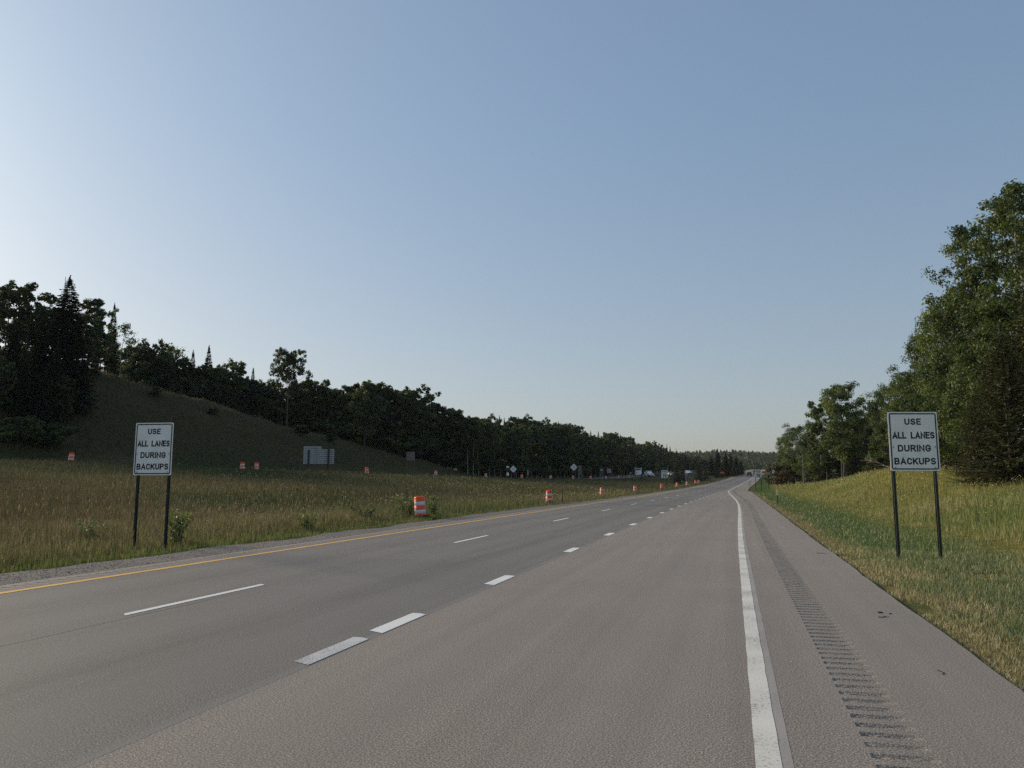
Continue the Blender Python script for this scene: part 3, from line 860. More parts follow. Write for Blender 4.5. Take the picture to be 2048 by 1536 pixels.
# ================================================================== TREES
def tube_np(pts, rad, seg=6):
    pts = np.asarray(pts, float); n = len(pts)
    V, Q = [], []
    for i in range(n):
        d = pts[min(i + 1, n - 1)] - pts[max(i - 1, 0)]
        d = d / (np.linalg.norm(d) + 1e-9)
        a = np.cross(d, [0.31, 0.95, 0.11]); a /= np.linalg.norm(a) + 1e-9
        b = np.cross(d, a)
        for k in range(seg):
            t = 2 * math.pi * k / seg
            V.append(pts[i] + rad[i] * (math.cos(t) * a + math.sin(t) * b))
    for i in range(n - 1):
        for k in range(seg):
            Q.append((i * seg + k, i * seg + (k + 1) % seg, (i + 1) * seg + (k + 1) % seg, (i + 1) * seg + k))
    return np.array(V), np.array(Q)

class Wood:
    def __init__(self): self.V, self.Q, self.o = [], [], 0
    def add(self, pts, rad, seg=6):
        v, q = tube_np(pts, rad, seg); self.V.append(v); self.Q.append(q + self.o); self.o += len(v)
    def mesh(self, name): return np_mesh(name, np.concatenate(self.V), quads=np.concatenate(self.Q), smooth=True)

def leaves_np(rg, cen, n_per, spread, size, tint0, flat=0.7):
    """leaf quads strewn round the cluster centres"""
    m_ = len(cen)
    n = m_ * n_per
    c = np.repeat(cen, n_per, 0)
    off = rg.normal(0, 1, (n, 3)); off /= np.linalg.norm(off, axis=1, keepdims=True) + 1e-9
    off *= (rg.random((n, 1)) ** 0.45) * np.repeat(spread, n_per)[:, None] * np.array([1, 1, flat])
    p = c + off
    nrm = off / (np.linalg.norm(off, axis=1, keepdims=True) + 1e-9) * 0.6 + rg.normal(0, .6, (n, 3)) + np.array([0, 0, 0.45])
    nrm /= np.linalg.norm(nrm, axis=1, keepdims=True)
    a = np.cross(nrm, rg.normal(0, 1, (n, 3))); a /= np.linalg.norm(a, axis=1, keepdims=True) + 1e-9
    b = np.cross(nrm, a)
    s = size * (0.6 + 0.8 * rg.random((n, 1)))
    V = np.stack([p - a * s, p - b * s * .62 , p + a * s, p + b * s * .62], 1).reshape(-1, 3)
    t = np.repeat(np.clip(np.repeat(tint0, n_per) + rg.normal(0, .16, n), 0, 1), 4)
    return V, np.arange(4 * n).reshape(n, 4), t

def deciduous(seed, H=14.0, cb=0.35, RAD=3.2, nl=22, nper=70, leaf=0.15, tr=0.16, lean=0.0, stems=1, up=0.9, spread=0.75, top=0.25, leaf_m='leaf_dark', bark='bark', flat=0.75, sub=3, shape='oval'):
    rg = np.random.default_rng(seed)
    W = Wood(); cen, spr, tint = [], [], []
    for st in range(stems):
        a0 = rg.random() * 6.28
        bx, by = (0.3 * math.cos(a0), 0.3 * math.sin(a0)) if stems > 1 else (0, 0)
        k = 9
        t = np.linspace(0, 1, k)
        wob = np.cumsum(rg.normal(0, 0.012 * H, (k, 2)), 0) * t[:, None]
        fan = 0.10 * H if stems > 1 else 0
        pts = np.stack([bx + wob[:, 0] + (lean * H + fan * math.cos(a0)) * t ** 1.5, by + wob[:, 1] + fan * math.sin(a0) * t ** 1.5, t * H * 0.93 - 0.3], -1)
        rad = tr * (1 - 0.88 * t) * (1 + 0.5 * np.exp(-t * 18))
        W.add(pts, rad, 8)
        for i in range(nl // stems):
            f = cb + (0.97 - cb) * (i + rg.random()) / (nl // stems)
            if shape == 'oval': env = math.sin(math.pi * min(1, ((f - cb) / (1 - cb)) * 0.80 + 0.17)) ** 0.7
            elif shape == 'cone': env = (1 - (f - cb) / (1 - cb)) ** 0.7 + 0.12
            else: env = 0.35 + 0.65 * math.sin(math.pi * min(1, (f - cb) / (1 - cb) * 0.62 + 0.26))
            L = RAD * env * (0.65 + 0.55 * rg.random())
            az = i * 2.399 + rg.normal(0, .4)
            p0 = np.array([np.interp(f * 0.93, t * 0.93, pts[:, j]) for j in range(2)] + [f * H * 0.93 - 0.3])
            el = up * (0.55 + 0.5 * rg.random())
            m_ = 5; q = np.linspace(0, 1, m_)
            lp = p0 + np.stack([math.cos(az) * L * q, math.sin(az) * L * q, L * el * (q ** 1.2) * 0.75], -1) + rg.normal(0, .05 * L, (m_, 3)) * q[:, None]
            r0 = max(0.018, np.interp(f, t, rad) * 0.42)
            W.add(lp, r0 * (1 - 0.8 * q), 5)
            hb = rg.normal(0, 0.14)
            for s_ in range(sub):
                qq = 0.45 + 0.5 * (s_ + rg.random()) / sub
                b0 = np.array([np.interp(qq, q, lp[:, j]) for j in range(3)])
                d = rg.normal(0, 1, 3); d[2] = abs(d[2]) * .7; d /= np.linalg.norm(d)
                b1 = b0 + d * L * (0.22 + 0.22 * rg.random())
                W.add([b0, (b0 + b1) / 2 + rg.normal(0, .04 * L, 3), b1], [r0 * .4, r0 * .28, r0 * .12], 4)
                cen.append(b1); spr.append(spread * (0.55 + 0.7 * rg.random())); tint.append(0.45 + hb + rg.normal(0, .10))
            cen.append(lp[-1]); spr.append(spread * (0.6 + 0.6 * rg.random())); tint.append(0.50 + hb + rg.normal(0, .10))
        for i in range(4):
            cen.append(pts[-1] + rg.normal(0, .35, 3) * np.array([1, 1, .8])); spr.append(spread * .7); tint.append(.55)
    V, Q, T = leaves_np(rg, np.array(cen), nper, np.array(spr), leaf, np.array(tint), flat)
    return dict(H=H, trunk=W.mesh('trunk'), crown=np_mesh('crown', V, quads=Q, tint=T), tm=M[bark], cm=M[leaf_m])

def spruce(seed, H=14.0, RAD=2.6, dens=1.0, droop=0.35, leaf=0.26, base=0.04, pw=0.85, mat='needle', ragged=0.25, step=0.36):
    rg = np.random.default_rng(seed)
    W = Wood()
    t = np.linspace(0, 1, 8)
    W.add(np.stack([0.02 * H * np.sin(t * 3 + seed) * t, 0.015 * H * np.sin(t * 2.1 + seed) * t, t * H - 0.3 * (1 - t)], -1), 0.011 * H * (1 - 0.97 * t) + 0.008, 7)
    P, D, Sz, Tt, Nn = [], [], [], [], []
    z = base * H
    while z < H * 0.99:
        f = z / H
        L0 = RAD * (1 - f) ** pw + 0.03
        nb = max(4, int((9 - 4 * f) * dens))
        a0 = rg.random() * 6.28
        for k in range(nb):
            if rg.random() < 0.10: continue
            L = L0 * (1 - ragged + 2 * ragged * rg.random() * 0.8)
            az = a0 + 6.283 * k / nb + rg.normal(0, .18)
            rise = (0.35 * f - droop * (1 - f)) + rg.normal(0, .08)
            ns = max(2, int(L / (leaf * 0.55)))
            q = (np.arange(ns) + rg.random(ns)) / ns
            q = 0.12 + 0.88 * q
            zz = z + L * (rise * q + 0.22 * q * q) + rg.normal(0, .03, ns)
            pos = np.stack([np.cos(az) * L * q, np.sin(az) * L * q, zz], -1)
            for sd in (-1, 1, 0):
                da = az + sd * (0.75 + 0.25 * rg.random(ns)) if sd else az + rg.normal(0, .15, ns)
                P.append(pos); D.append(np.stack([np.cos(da), np.sin(da), -0.28 + 0.3 * f + rg.normal(0, .16, ns)], -1))
                Sz.append(leaf * (1.15 - 0.55 * q) * (0.7 + 0.6 * rg.random(ns)) * (0.30 + 0.70 * min(1, (1 - f) * 5.0)))
                Tt.append(np.clip(0.28 + 0.35 * q + rg.normal(0, .14, ns), 0, 1))
            if L > 0.5 and k % 2 == 0: W.add([(0, 0, z), (math.cos(az) * L * .8, math.sin(az) * L * .8, z + L * (rise * .8 + .14))], [0.006 * H * (1 - f) * .35 + .006, 0.004], 3)
        z += step * (0.6 + 0.55 * (1 - f)) * (0.85 + 0.3 * rg.random())
    for k in range(26):                       # pointed leader
        f = 0.93 + 0.085 * k / 26
        a_ = rg.random() * 6.28
        P.append(np.array([[0.0, 0.0, f * H]])); D.append(np.array([[math.cos(a_) * .35, math.sin(a_) * .35, 0.9]])); Sz.append(np.array([leaf * (1.0 - 0.8 * k / 26) + .08])); Tt.append(np.array([.4]))
    P = np.concatenate(P); D = np.concatenate(D); Sz = np.concatenate(Sz)[:, None]; Tt = np.concatenate(Tt)
    D /= np.linalg.norm(D, axis=1, keepdims=True)
    n = len(P)
    nrm = rg.normal(0, .45, (n, 3)) + np.array([0, 0, 1.0])
    a = np.cross(D, nrm); a /= np.linalg.norm(a, axis=1, keepdims=True) + 1e-9
    V = np.stack([P - D * Sz * .15, P + D * Sz * .45 + a * Sz * .30, P + D * Sz * 1.05, P + D * Sz * .45 - a * Sz * .30], 1).reshape(-1, 3)
    # top leader
    return dict(H=H, trunk=W.mesh('trunk'), crown=np_mesh('crown', V, quads=np.arange(4 * n).reshape(n, 4), tint=np.repeat(Tt, 4)), tm=M['bark'], cm=M[mat])

def with_mat(d):
    d['trunk'].materials.append(d['tm']); d['crown'].materials.append(d['cm']); return d

KINDS = {}
for i in range(4): KINDS['leafy%d' % i] = with_mat(deciduous(100 + i, 14, 0.13 + 0.03 * i, 3.1 + 0.3 * (i % 2), 34, 46, 0.19, 0.15, spread=0.58, sub=5, shape=['oval', 'round', 'oval', 'round'][i]))
for i in range(3): KINDS['aspen%d' % i] = with_mat(deciduous(140 + i, 15, 0.46 + 0.03 * i, 2.4, 22, 46, 0.18, 0.13, spread=0.58, bark='birch', up=1.1, sub=5))
for i in range(3): KINDS['spruce%d' % i] = with_mat(spruce(200 + i, 14, 2.7, dens=1.7, leaf=0.36, step=0.26))
for i in range(2): KINDS['fir%d' % i] = with_mat(spruce(220 + i, 14, 1.7, dens=1.6, droop=0.2, pw=1.0, leaf=0.34, step=0.28))
for i in range(2): KINDS['near_spruce%d' % i] = with_mat(spruce(240 + i, 9, 3.0, dens=1.5, leaf=0.17, step=0.20, pw=0.8, mat='needle_olive', droop=0.25))
for i in range(3): KINDS['near_leafy%d' % i] = with_mat(deciduous(300 + i, 15, 0.12, 2.9, 44, 84, 0.100, 0.17, spread=0.80, leaf_m='leaf_mid', sub=4, shape='round'))
for i in range(3): KINDS['near_aspen%d' % i] = with_mat(deciduous(320 + i, 17, 0.22, 2.35, 42, 62, 0.088, 0.19, spread=0.58, leaf_m='leaf_mid', bark='birch', sub=4, up=1.0))
KINDS['clump'] = with_mat(deciduous(340, 15, 0.16, 3.0, 66, 80, 0.120, 0.13, spread=0.75, stems=3, leaf_m='leaf_mid', sub=3, shape='round'))
for i in range(2): KINDS['bush%d' % i] = with_mat(deciduous(350 + i, 6, 0.06, 2.5, 24, 80, 0.12, 0.07, spread=0.70, leaf_m='leaf_mid', stems=3, shape='round'))
for i in range(2): KINDS['shade_bush%d' % i] = with_mat(deciduous(390 + i, 6, 0.03, 3.2, 22, 95, 0.20, 0.07, spread=0.95, stems=3, shape='round'))
KINDS['lone'] = with_mat(deciduous(361, 14.6, 0.50, 3.5, 34, 52, 0.15, 0.17, spread=0.58, shape='round', up=1.0, sub=5))
KINDS['sparse'] = with_mat(deciduous(371, 14, 0.25, 2.6, 20, 22, 0.16, 0.11, spread=0.85, bark='birch'))
KINDS['brown_bush'] = with_mat(deciduous(381, 4, 0.05, 2.4, 22, 60, 0.12, 0.05, spread=0.7, leaf_m='brown_leaf', stems=3, shape='round'))

CAT = {'leafy': ('leafy_tree', 'tree'), 'aspen': ('aspen_tree', 'tree'), 'spruce': ('spruce_tree', 'tree'), 'fir': ('fir_tree', 'tree'), 'near_spruce': ('spruce_tree', 'tree'),
       'near_leafy': ('leafy_tree', 'tree'), 'near_aspen': ('aspen_tree', 'tree'), 'clump': ('leafy_tree', 'tree'), 'bush': ('bush', 'bush'), 'shade_bush': ('bush', 'bush'), 'lone': ('lone_tree', 'tree'), 'sparse': ('leafy_tree', 'tree'), 'brown_bush': ('bush', 'bush')}
trng = random.Random(5)
def tree(kind, px, top, zc, label, group=None, wide=1.0, sink=0.0, rz=None):
    x, y = at_depth(px, zc)
    z0 = gz(x, y) - sink
    H = z_at(px, top, zc) - z0
    K = KINDS[kind]
    name, cat = CAT[kind.rstrip('0123456789')]
    s = H / K['H'] / 0.99
    if H < 2: print('LOW TREE', kind, px, top, zc, H)
    r = thing(name, label, cat, (x, y, z0), trng.random() * 6.28 if rz is None else rz, group)
    w = s * wide * (0.92 + 0.16 * trng.random())
    if H < 9: w *= min(1.5, (9 / max(H, 4)) ** 0.35)
    r.scale = (w, w, s)
    link('trunk', K['trunk'], None, r); link('crown', K['crown'], None, r)
    return r

G_LH = 'trees in the dark wood at the left end of the hill'
G_CR = 'trees in the wood along the crest of the grassy hill'
G_FO = 'trees of the forest behind the opposing road'
G_MD = 'evergreens on the median beside the far road'
G_RT = 'trees of the wood on the right bank'
lk = lambda: trng.choice(['leafy0', 'leafy1', 'leafy2', 'leafy3'])

# --- left end of the hill
special = [
 ('spruce0', 110, 558, 108, 'tallest dark pointed spruce at the left end of the hill wood', 1.45),
 ('leafy1', 30, 570, 113, 'broad round-topped leafy tree left of the tallest spruce', 1.0),
 ('leafy2', 168, 590, 126, 'leafy tree with a notched top just right of the tallest spruce', 0.85),
 ('fir0', 206, 610, 141, 'narrow pointed fir on the skyline beside the notched leafy tree', 1.05),
 ('sparse', 226, 640, 146, 'open-crowned leafy tree leaning out right of the narrow fir', 0.9),
 ('lone', 570, 699, 142, 'lone tall tree with a bare trunk and rounded crown on the grassy hill', 0.78),
 ('fir1', 307, 682, 166, 'leftmost of the pointed firs rising from the wood behind the hill crest', 1.3),
 ('sparse', 335, 682, 172, 'thin half-bare tree beside the leftmost pointed fir on the crest', 0.9),
 ('fir0', 373, 705, 168, 'pointed fir between the half-bare tree and the tallest crest fir', 1.3),
 ('fir1', 405, 696, 170, 'tallest thin fir spire behind the grassy hill crest', 1.25),
 ('fir0', 497, 739, 168, 'last thin fir spire on the crest, left of the lone tall tree', 1.2),
 ('leafy3', 458, 722, 174, 'round leafy tree with a forked top between two fir spires', 0.8),
 ('leafy0', 432, 723, 172, 'leafy tree right beside the tallest thin fir spire', 0.8),
 ('leafy0', 727, 755, 168, 'highest broad leafy tree right of the lone tall tree', 1.05),
 ('aspen1', 812, 772, 183, 'leafy tree with pale trunk where the forest skyline steps down', 1.15),
]
for kd, px, top, zc, lb, wd in special:
    tree(kd, px, top, zc, lb, None, wd)
for kd, px, top, zc in [('leafy0', -50, 575, 112), ('leafy3', -10, 572, 117), ('spruce1', 5, 640, 103), ('spruce2', 62, 640, 106), ('leafy2', 70, 612, 116), ('spruce0', 30, 700, 101), ('spruce1', 95, 690, 104),
                        ('spruce2', 135, 650, 109), ('leafy1', 140, 625, 118), ('spruce0', 150, 705, 112), ('leafy0', 195, 665, 140), ('spruce1', 174, 690, 126), ('leafy3', -20, 720, 99), ('spruce1', 75, 735, 101), ('leafy2', 112, 745, 104), ('spruce2', 218, 690, 150),
                        ('leafy0', 20, 625, 124), ('leafy2', 60, 628, 126), ('leafy3', 95, 615, 126), ('leafy1', 130, 640, 128), ('leafy3', 160, 650, 132), ('leafy0', 45, 660, 118), ('leafy2', 185, 660, 134), ('leafy1', -130, 560, 112), ('leafy2', -220, 560, 112), ('spruce0', -90, 600, 104), ('leafy0', -300, 570, 115), ('leafy1', -400, 580, 115)]:
    tree(kd, px, top, zc, 'unseen tree continuing the hill wood, added to shade the median', G_LH)
for i in range(4, 13):  # unseen trees past the left edge, added to cast shade on the median
    x_, y_ = -92 - 4.5 * i + trng.uniform(-3, 3), 74 - 6.0 * i + trng.uniform(-3, 3)
    zc_ = -x_ * math.sin(YAW) + y_ * math.cos(YAW)
    r_ = thing('leafy_tree' if i % 3 else 'spruce_tree', 'unseen tree continuing the hill wood, added to shade the median', 'tree', (x_, y_, gz(x_, y_)), trng.random() * 6, G_LH)
    K_ = KINDS[['spruce0', 'leafy0', 'leafy2'][i % 3]]; q_ = trng.uniform(17, 22) / K_['H']; r_.scale = (q_, q_, q_)
    link('trunk', K_['trunk'], None, r_); link('crown', K_['crown'], None, r_)
# --- behind the crest, up to the end of the grassy slope
def crest_zc(px): return float(np.interp(px, [240, 300, 450, 560, 700, 800, 930], [160, 167, 168, 170, 176, 180, 188]))
tops = [(240, 690), (262, 686), (285, 690), (300, 700), (322, 700), (352, 705), (365, 722), (385, 726), (398, 730), (418, 728), (445, 733), (470, 742), (484, 748), (512, 762), (528, 764), (545, 768), (560, 770), (585, 768), (602, 760),
        (620, 757), (640, 764), (655, 771), (672, 768), (690, 764), (705, 760), (745, 762), (758, 764), (775, 772), (792, 778), (828, 780), (843, 800), (860, 808), (875, 806), (890, 812), (905, 812), (918, 822), (935, 830)]
for i, (px, top) in enumerate(tops):
    kd = lk() if i % 6 else trng.choice(['aspen0', 'aspen1', 'aspen2'])
    tree(kd, px, top + trng.uniform(-2, 3), crest_zc(px) + trng.uniform(-2, 6), 'leafy tree in the dense wood along the crest of the grassy hill', G_CR, 0.85 if px < 500 else 1.0)
for i in range(46):
    px = 240 + i * 15 + trng.uniform(-5, 5)
    t = float(np.interp(px, [p for p, _ in tops], [q for _, q in tops])) + trng.uniform(12, 45)
    tree(trng.choice(['spruce0', 'spruce1', 'leafy0', 'leafy2', 'spruce2', 'leafy3']), px, t, crest_zc(px) + trng.uniform(4, 16), 'dark tree in the back of the wood behind the hill crest', G_CR)
for px, zc_, H_, lb in [(600, 150, 2.0, 'small dark bush on the grassy hill just right of the lone tall tree'), (660, 154, 1.6, 'low dark bush on the grassy hill above the slatted sign'), (95, 98, 3.0, 'low leafy bush at the foot of the dark hill wood on the left'),
                   (30, 96, 3.2, 'leafy bush below the dark wood at the left edge'), (300, 130, 1.5, 'lone low bush high on the left part of the grassy hill'), (420, 135, 1.2, 'tiny bush in the middle of the grassy hill'), (160, 112, 2.2, 'bush where the dark wood meets the grassy hill')]:
    x_, y_ = at_depth(px, zc_)
    tree('shade_bush0', px, 963 - (gz(x_, y_) + H_ - CAM_H) * FPX / zc_, zc_, lb)
# --- forest behind the opposing road
def fz(px): return float(np.interp(px, [930, 1000, 1100, 1200, 1300, 1400, 1460], [184, 198, 232, 276, 340, 430, 520]))
ft = [(940, 826), (955, 826), (985, 836), (1010, 836), (1030, 836), (1060, 838), (1085, 837), (1105, 838), (1130, 846), (1150, 848), (1170, 852), (1185, 862), (1215, 863), (1240, 872), (1262, 873), (1290, 880), (1310, 886), (1340, 893), (1365, 901), (1390, 908), (1420, 918), (1470, 930)]
fx = [p for p, _ in ft]; fy = [q for _, q in ft]
px = 935
while px < 1450:
    z = fz(px)
    top = float(np.interp(px, fx, fy)) + trng.uniform(6, 22)
    tree(trng.choice(['aspen0', 'aspen1', 'aspen2', 'aspen0', 'leafy1', 'leafy3']), px, top, z + trng.uniform(-3, 3), 'leafy tree with a slim pale trunk at the forest edge behind the opposing road', G_FO, 0.95)
    px += 8.2 * 200 / z + 2.4
px = 938
while px < 1450:
    z = fz(px) * 1.10
    top = float(np.interp(px, fx, fy)) + trng.uniform(-4, 8)
    tree(trng.choice(['leafy0', 'leafy1', 'leafy2', 'leafy3', 'spruce1', 'fir0']), px, top, z + trng.uniform(0, 10), 'dark crown on the skyline of the forest behind the opposing road', G_FO, 0.9)
    px += 8.5 * 200 / z + 2.0
px = 936
while px < 1440:
    z = fz(px) * 1.05
    tree(trng.choice(['spruce0', 'spruce1', 'spruce2']), px, float(np.interp(px, fx, fy)) + trng.uniform(35, 60) * 190 / z, z + 4, 'dark evergreen under the forest crowns behind the opposing road', G_FO, 1.1)
    px += 12 * 200 / z + 3
for i in range(30):
    px = 245 + i * 23.5 + trng.uniform(-8, 8); zc_ = crest_zc(px) + trng.uniform(-3, 2)
    x_, y_ = at_depth(px, zc_); H_ = trng.uniform(4.5, 7.5)
    tree('shade_bush%d' % (i % 2), px, 963 - (gz(x_, y_) + H_ - CAM_H) * FPX / zc_, zc_, 'dark undergrowth bush at the upper edge of the grassy hill', 'undergrowth along the dark wood')
for i in range(34):
    px = 945 + 500 * (i / 34.0) ** 1.15; zc_ = fz(px) * 1.03
    x_, y_ = at_depth(px, zc_); H_ = trng.uniform(4.5, 7.0)
    tree('shade_bush%d' % (i % 2), px, 963 - (gz(x_, y_) + H_ - CAM_H) * FPX / zc_, zc_, 'dark undergrowth bush between the trunks of the forest edge', 'undergrowth along the forest edge', 1.3)
# --- evergreens between the carriageways
for kd, px, top, zc, lb, wd in [
 ('near_spruce0', 1354, 918, 205, 'dark bushy evergreen just right of the far left speed sign', 0.95), ('near_spruce1', 1366, 928, 225, 'small bushy evergreen behind the far left speed sign', 0.9),
 ('near_spruce1', 1399, 924, 235, 'wide low evergreen right of the small sign on a pale post', 1.2), ('near_spruce0', 1412, 935, 250, 'low evergreen at the foot of the tallest median spruce', 1.1),
 ('spruce1', 1437, 898, 300, 'tallest pointed spruce in the median clump', 1.35), ('spruce0', 1424, 914, 320, 'spruce on the left flank of the tallest median spruce', 1.50), ('spruce2', 1453, 906, 310, 'second highest spruce of the median clump', 1.42),
 ('spruce1', 1463, 906, 325, 'spruce with a twin tip at the middle of the median clump', 1.35), ('spruce0', 1474, 911, 320, 'spruce near the right end of the median clump', 1.50), ('spruce2', 1483, 920, 330, 'last low spruce at the right end of the median clump', 1.65),
 ('near_spruce1', 1445, 928, 290, 'low dark evergreen beside the orange sign on the median', 1.2), ('near_spruce0', 1468, 932, 305, 'low dark evergreen at the road edge of the median clump', 1.2)]:
    tree(kd, px, top, zc, lb, G_MD, wd)
# --- right bank
for kd, px, top, zc, lb, wd in [
 ('near_aspen0', 2095, 335, 47, 'tallest aspen cut off by the right edge of the photo', 1.0), ('near_aspen1', 2030, 372, 51, 'tall aspen with open airy top at the right edge', 0.7), ('near_aspen2', 1955, 416, 54, 'aspen with a ragged airy top standing left of the tallest aspen', 0.9),
 ('near_aspen0', 1985, 500, 53, 'aspen wedged between the two airy-topped aspens', 0.8), ('near_leafy0', 1945, 560, 55, 'leafy tree with a branch reaching left below the ragged aspen', 0.8), ('near_leafy1', 1975, 600, 50, 'dense leafy tree above the dark spruce at the right edge', 0.9),
 ('near_leafy2', 1908, 622, 66, 'broad bright leafy tree above the right lane sign', 0.85), ('near_leafy0', 1872, 655, 70, 'leafy tree leaning out left of the broad bright tree', 0.72), ('near_leafy1', 1915, 690, 60, 'leafy tree with yellowish boughs right of the right lane sign', 0.9),
 ('near_leafy2', 1820, 735, 84, 'bushy tree with a leafy spray just left above the right lane sign', 1.0), ('near_leafy1', 1785, 765, 90, 'leafy tree peeping over the left corner of the right lane sign', 0.95), ('near_leafy0', 1840, 745, 76, 'leafy tree directly behind the right lane sign', 1.0),
 ('clump', 1690, 768, 116, 'several-stemmed leafy tree standing at the meadow edge', 1.05), ('leafy1', 1655, 800, 126, 'leafy tree on the left flank of the several-stemmed tree', 0.9), ('sparse', 1738, 786, 122, 'thin half-dead birch right of the several-stemmed tree', 0.9),
 ('near_leafy0', 1722, 815, 124, 'bushy tree behind the thin half-dead birch', 0.9), ('spruce1', 1745, 838, 108, 'dark spruce below the thin half-dead birch', 1.3), ('spruce2', 1768, 825, 104, 'dark spruce just left of the right lane sign', 1.3), ('spruce0', 1712, 862, 118, 'low dark spruce behind the several-stemmed tree', 1.5),
 ('near_leafy1', 1630, 838, 142, 'olive leafy tree left of the several-stemmed tree', 0.9), ('sparse', 1607, 846, 156, 'thin grey-topped tree in the far part of the right wood', 1.0), ('near_leafy2', 1588, 850, 168, 'rounded tree near the far end of the right wood', 1.0),
 ('near_leafy0', 1572, 868, 185, 'last tall tree at the far end of the right wood', 0.8), ('near_leafy2', 1612, 876, 160, 'low bushy tree in the far part of the right wood', 1.0), ('spruce1', 1632, 893, 146, 'dark spruce in the far part of the right wood', 1.5), ('spruce0', 1655, 885, 136, 'dark spruce left of the several-stemmed trunk', 1.4),
 ('near_leafy1', 1562, 905, 215, 'small tree where the right wood meets the road', 0.9), ('bush0', 1585, 912, 176, 'green bush under the rounded far tree', 1.2), ('bush1', 1605, 915, 166, 'green bush at the foot of the thin grey-topped tree', 1.2), ('bush0', 1640, 930, 140, 'low bush left of the several-stemmed trunk', 1.1),
 ('near_spruce0', 2025, 648, 42.5, 'wide dark brownish spruce at the right edge', 1.0), ('near_spruce1', 2075, 600, 44, 'tall spruce cut off by the right edge behind the meadow', 1.0), ('near_spruce1', 1958, 800, 46, 'small dark spruce at the left foot of the wide brownish spruce', 0.9),
 ('near_spruce0', 1992, 745, 47, 'dark spruce between the small and the wide brownish spruce', 0.9), ('bush1', 1890, 820, 62, 'leafy bush right of the right lane sign', 1.1), ('bush0', 1925, 850, 58, 'bush with bright leaves on the bank right of the lane sign', 1.0), ('spruce2', 1795, 850, 92, 'dark spruce hidden half behind the right lane sign', 1.4),
 ('spruce0', 1865, 840, 72, 'shadowed spruce behind the right lane sign', 1.4), ('bush1', 1760, 905, 104, 'shrub at the meadow edge left of the right lane sign', 1.1), ('spruce1', 1682, 900, 124, 'low shadowed spruce right behind the several stems', 1.6)]:
    tree(kd, px, top, zc, lb, G_RT, wd)
for kd, px, top, zc in [('near_leafy0', 2150, 420, 50), ('near_leafy2', 2010, 690, 60), ('near_leafy1', 1920, 760, 72), ('leafy0', 1700, 840, 135), ('leafy2', 1740, 830, 130), ('leafy3', 1780, 800, 110), ('near_leafy1', 1830, 780, 92), ('near_leafy2', 1870, 730, 84), ('spruce2', 1905, 800, 66), ('spruce1', 1835, 850, 84), ('leafy1', 1660, 850, 145), ('leafy2', 1620, 870, 165)]:
    tree(kd, px, top, zc, 'tree filling the shadowed inside of the wood on the right bank', G_RT)
tree('brown_bush', 1575, 932, 168, 'rust-brown bush at the near foot of the right wood by the road', 'rust-brown bushes by the far right verge', 1.1)
tree('brown_bush', 1560, 936, 190, 'rust-brown bush farther along behind the white two-post sign', 'rust-brown bushes by the far right verge', 1.1)

# --- far wood over the valley: one mass
def far_wood(n):
    Vs, Ts, tint = [], [], []
    y = rng.uniform(560, 2700, n); px_ = rng.uniform(1330, 1640, n)
    x = np.array([at_depth(p, d)[0] for p, d in zip(px_, y)])
    rel = x - curve(y)
    ok = ~((rel > -26) & (rel < 9) & (y < 760)) & ~((rel > -30) & (rel < 30) & (y < 640))
    x, y = x[ok], y[ok]; n = len(x)
    z = ground_z(x, y)
    con = rng.random(n) < 0.30
    H = np.where(con, rng.uniform(9, 16, n), rng.uniform(8, 13, n))
    H = np.where(y < 800, H * 0.75, H)
    k = 46
    f = rng.random((n, k)) ** 0.8
    a = rng.random((n, k)) * 6.283
    env = np.where(con[:, None], (1 - f) * 0.20 + 0.01, 0.26 * np.sin(np.pi * np.clip(f * 0.8 + 0.15, 0, 1)) ** 0.6) * H[:, None] * (0.7 + 0.4 * rng.random((n, k)))
    cx = x[:, None] + env * np.cos(a); cy = y[:, None] + env * np.sin(a); cz = z[:, None] + H[:, None] * (0.08 + 0.92 * f)
    P = np.stack([cx, cy, cz], -1).reshape(-1, 3); m_ = len(P)
    s = np.repeat(H * 0.085, k)[:, None] * (0.6 + 0.8 * rng.random((m_, 1)))
    d1 = rng.normal(0, 1, (m_, 3)); d1 /= np.linalg.norm(d1, axis=1, keepdims=True)
    d2 = np.cross(d1, rng.normal(0, 1, (m_, 3))); d2 /= np.linalg.norm(d2, axis=1, keepdims=True)
    V = np.stack([P + d1 * s * 1.3, P - d1 * s * .7 + d2 * s, P - d1 * s * .7 - d2 * s], 1).reshape(-1, 3)
    tn = np.repeat(np.clip(np.repeat(rng.uniform(0.15, 0.75, n), k) + rng.normal(0, .12, m_), 0, 1), 3)
    return np_mesh('far_wood', V, tris=np.arange(3 * m_).reshape(-1, 3), tint=tn)
o = stuff(link('far_wood', far_wood(9000), M['leaf_dark']))

# ================================================================== SIGNS
def rounded(w, h, r, seg=5):
    pts = []
    for cx, cz, a0 in ((w / 2 - r, h / 2 - r, 0), (-w / 2 + r, h / 2 - r, 90), (-w / 2 + r, -h / 2 + r, 180), (w / 2 - r, -h / 2 + r, 270)):
        for k in range(seg + 1):
            t = R(a0 + 90 * k / seg); pts.append((cx + r * math.cos(t), cz + r * math.sin(t)))
    return pts

def frame_mesh(name, w, h, r, t, y, zc, mat, parent, diamond=False):
    """a thin raised outline"""
    o_ = rounded(w, h, r); i_ = rounded(w - 2 * t, h - 2 * t, max(0.005, r - t)); n = len(o_)
    V = [(p[0], y, p[1] + zc) for p in o_] + [(p[0], y, p[1] + zc) for p in i_]
    Q = [(k, (k + 1) % n, n + (k + 1) % n, n + k) for k in range(n)]
    return link(name, np_mesh(name, V, quads=Q), mat, parent)

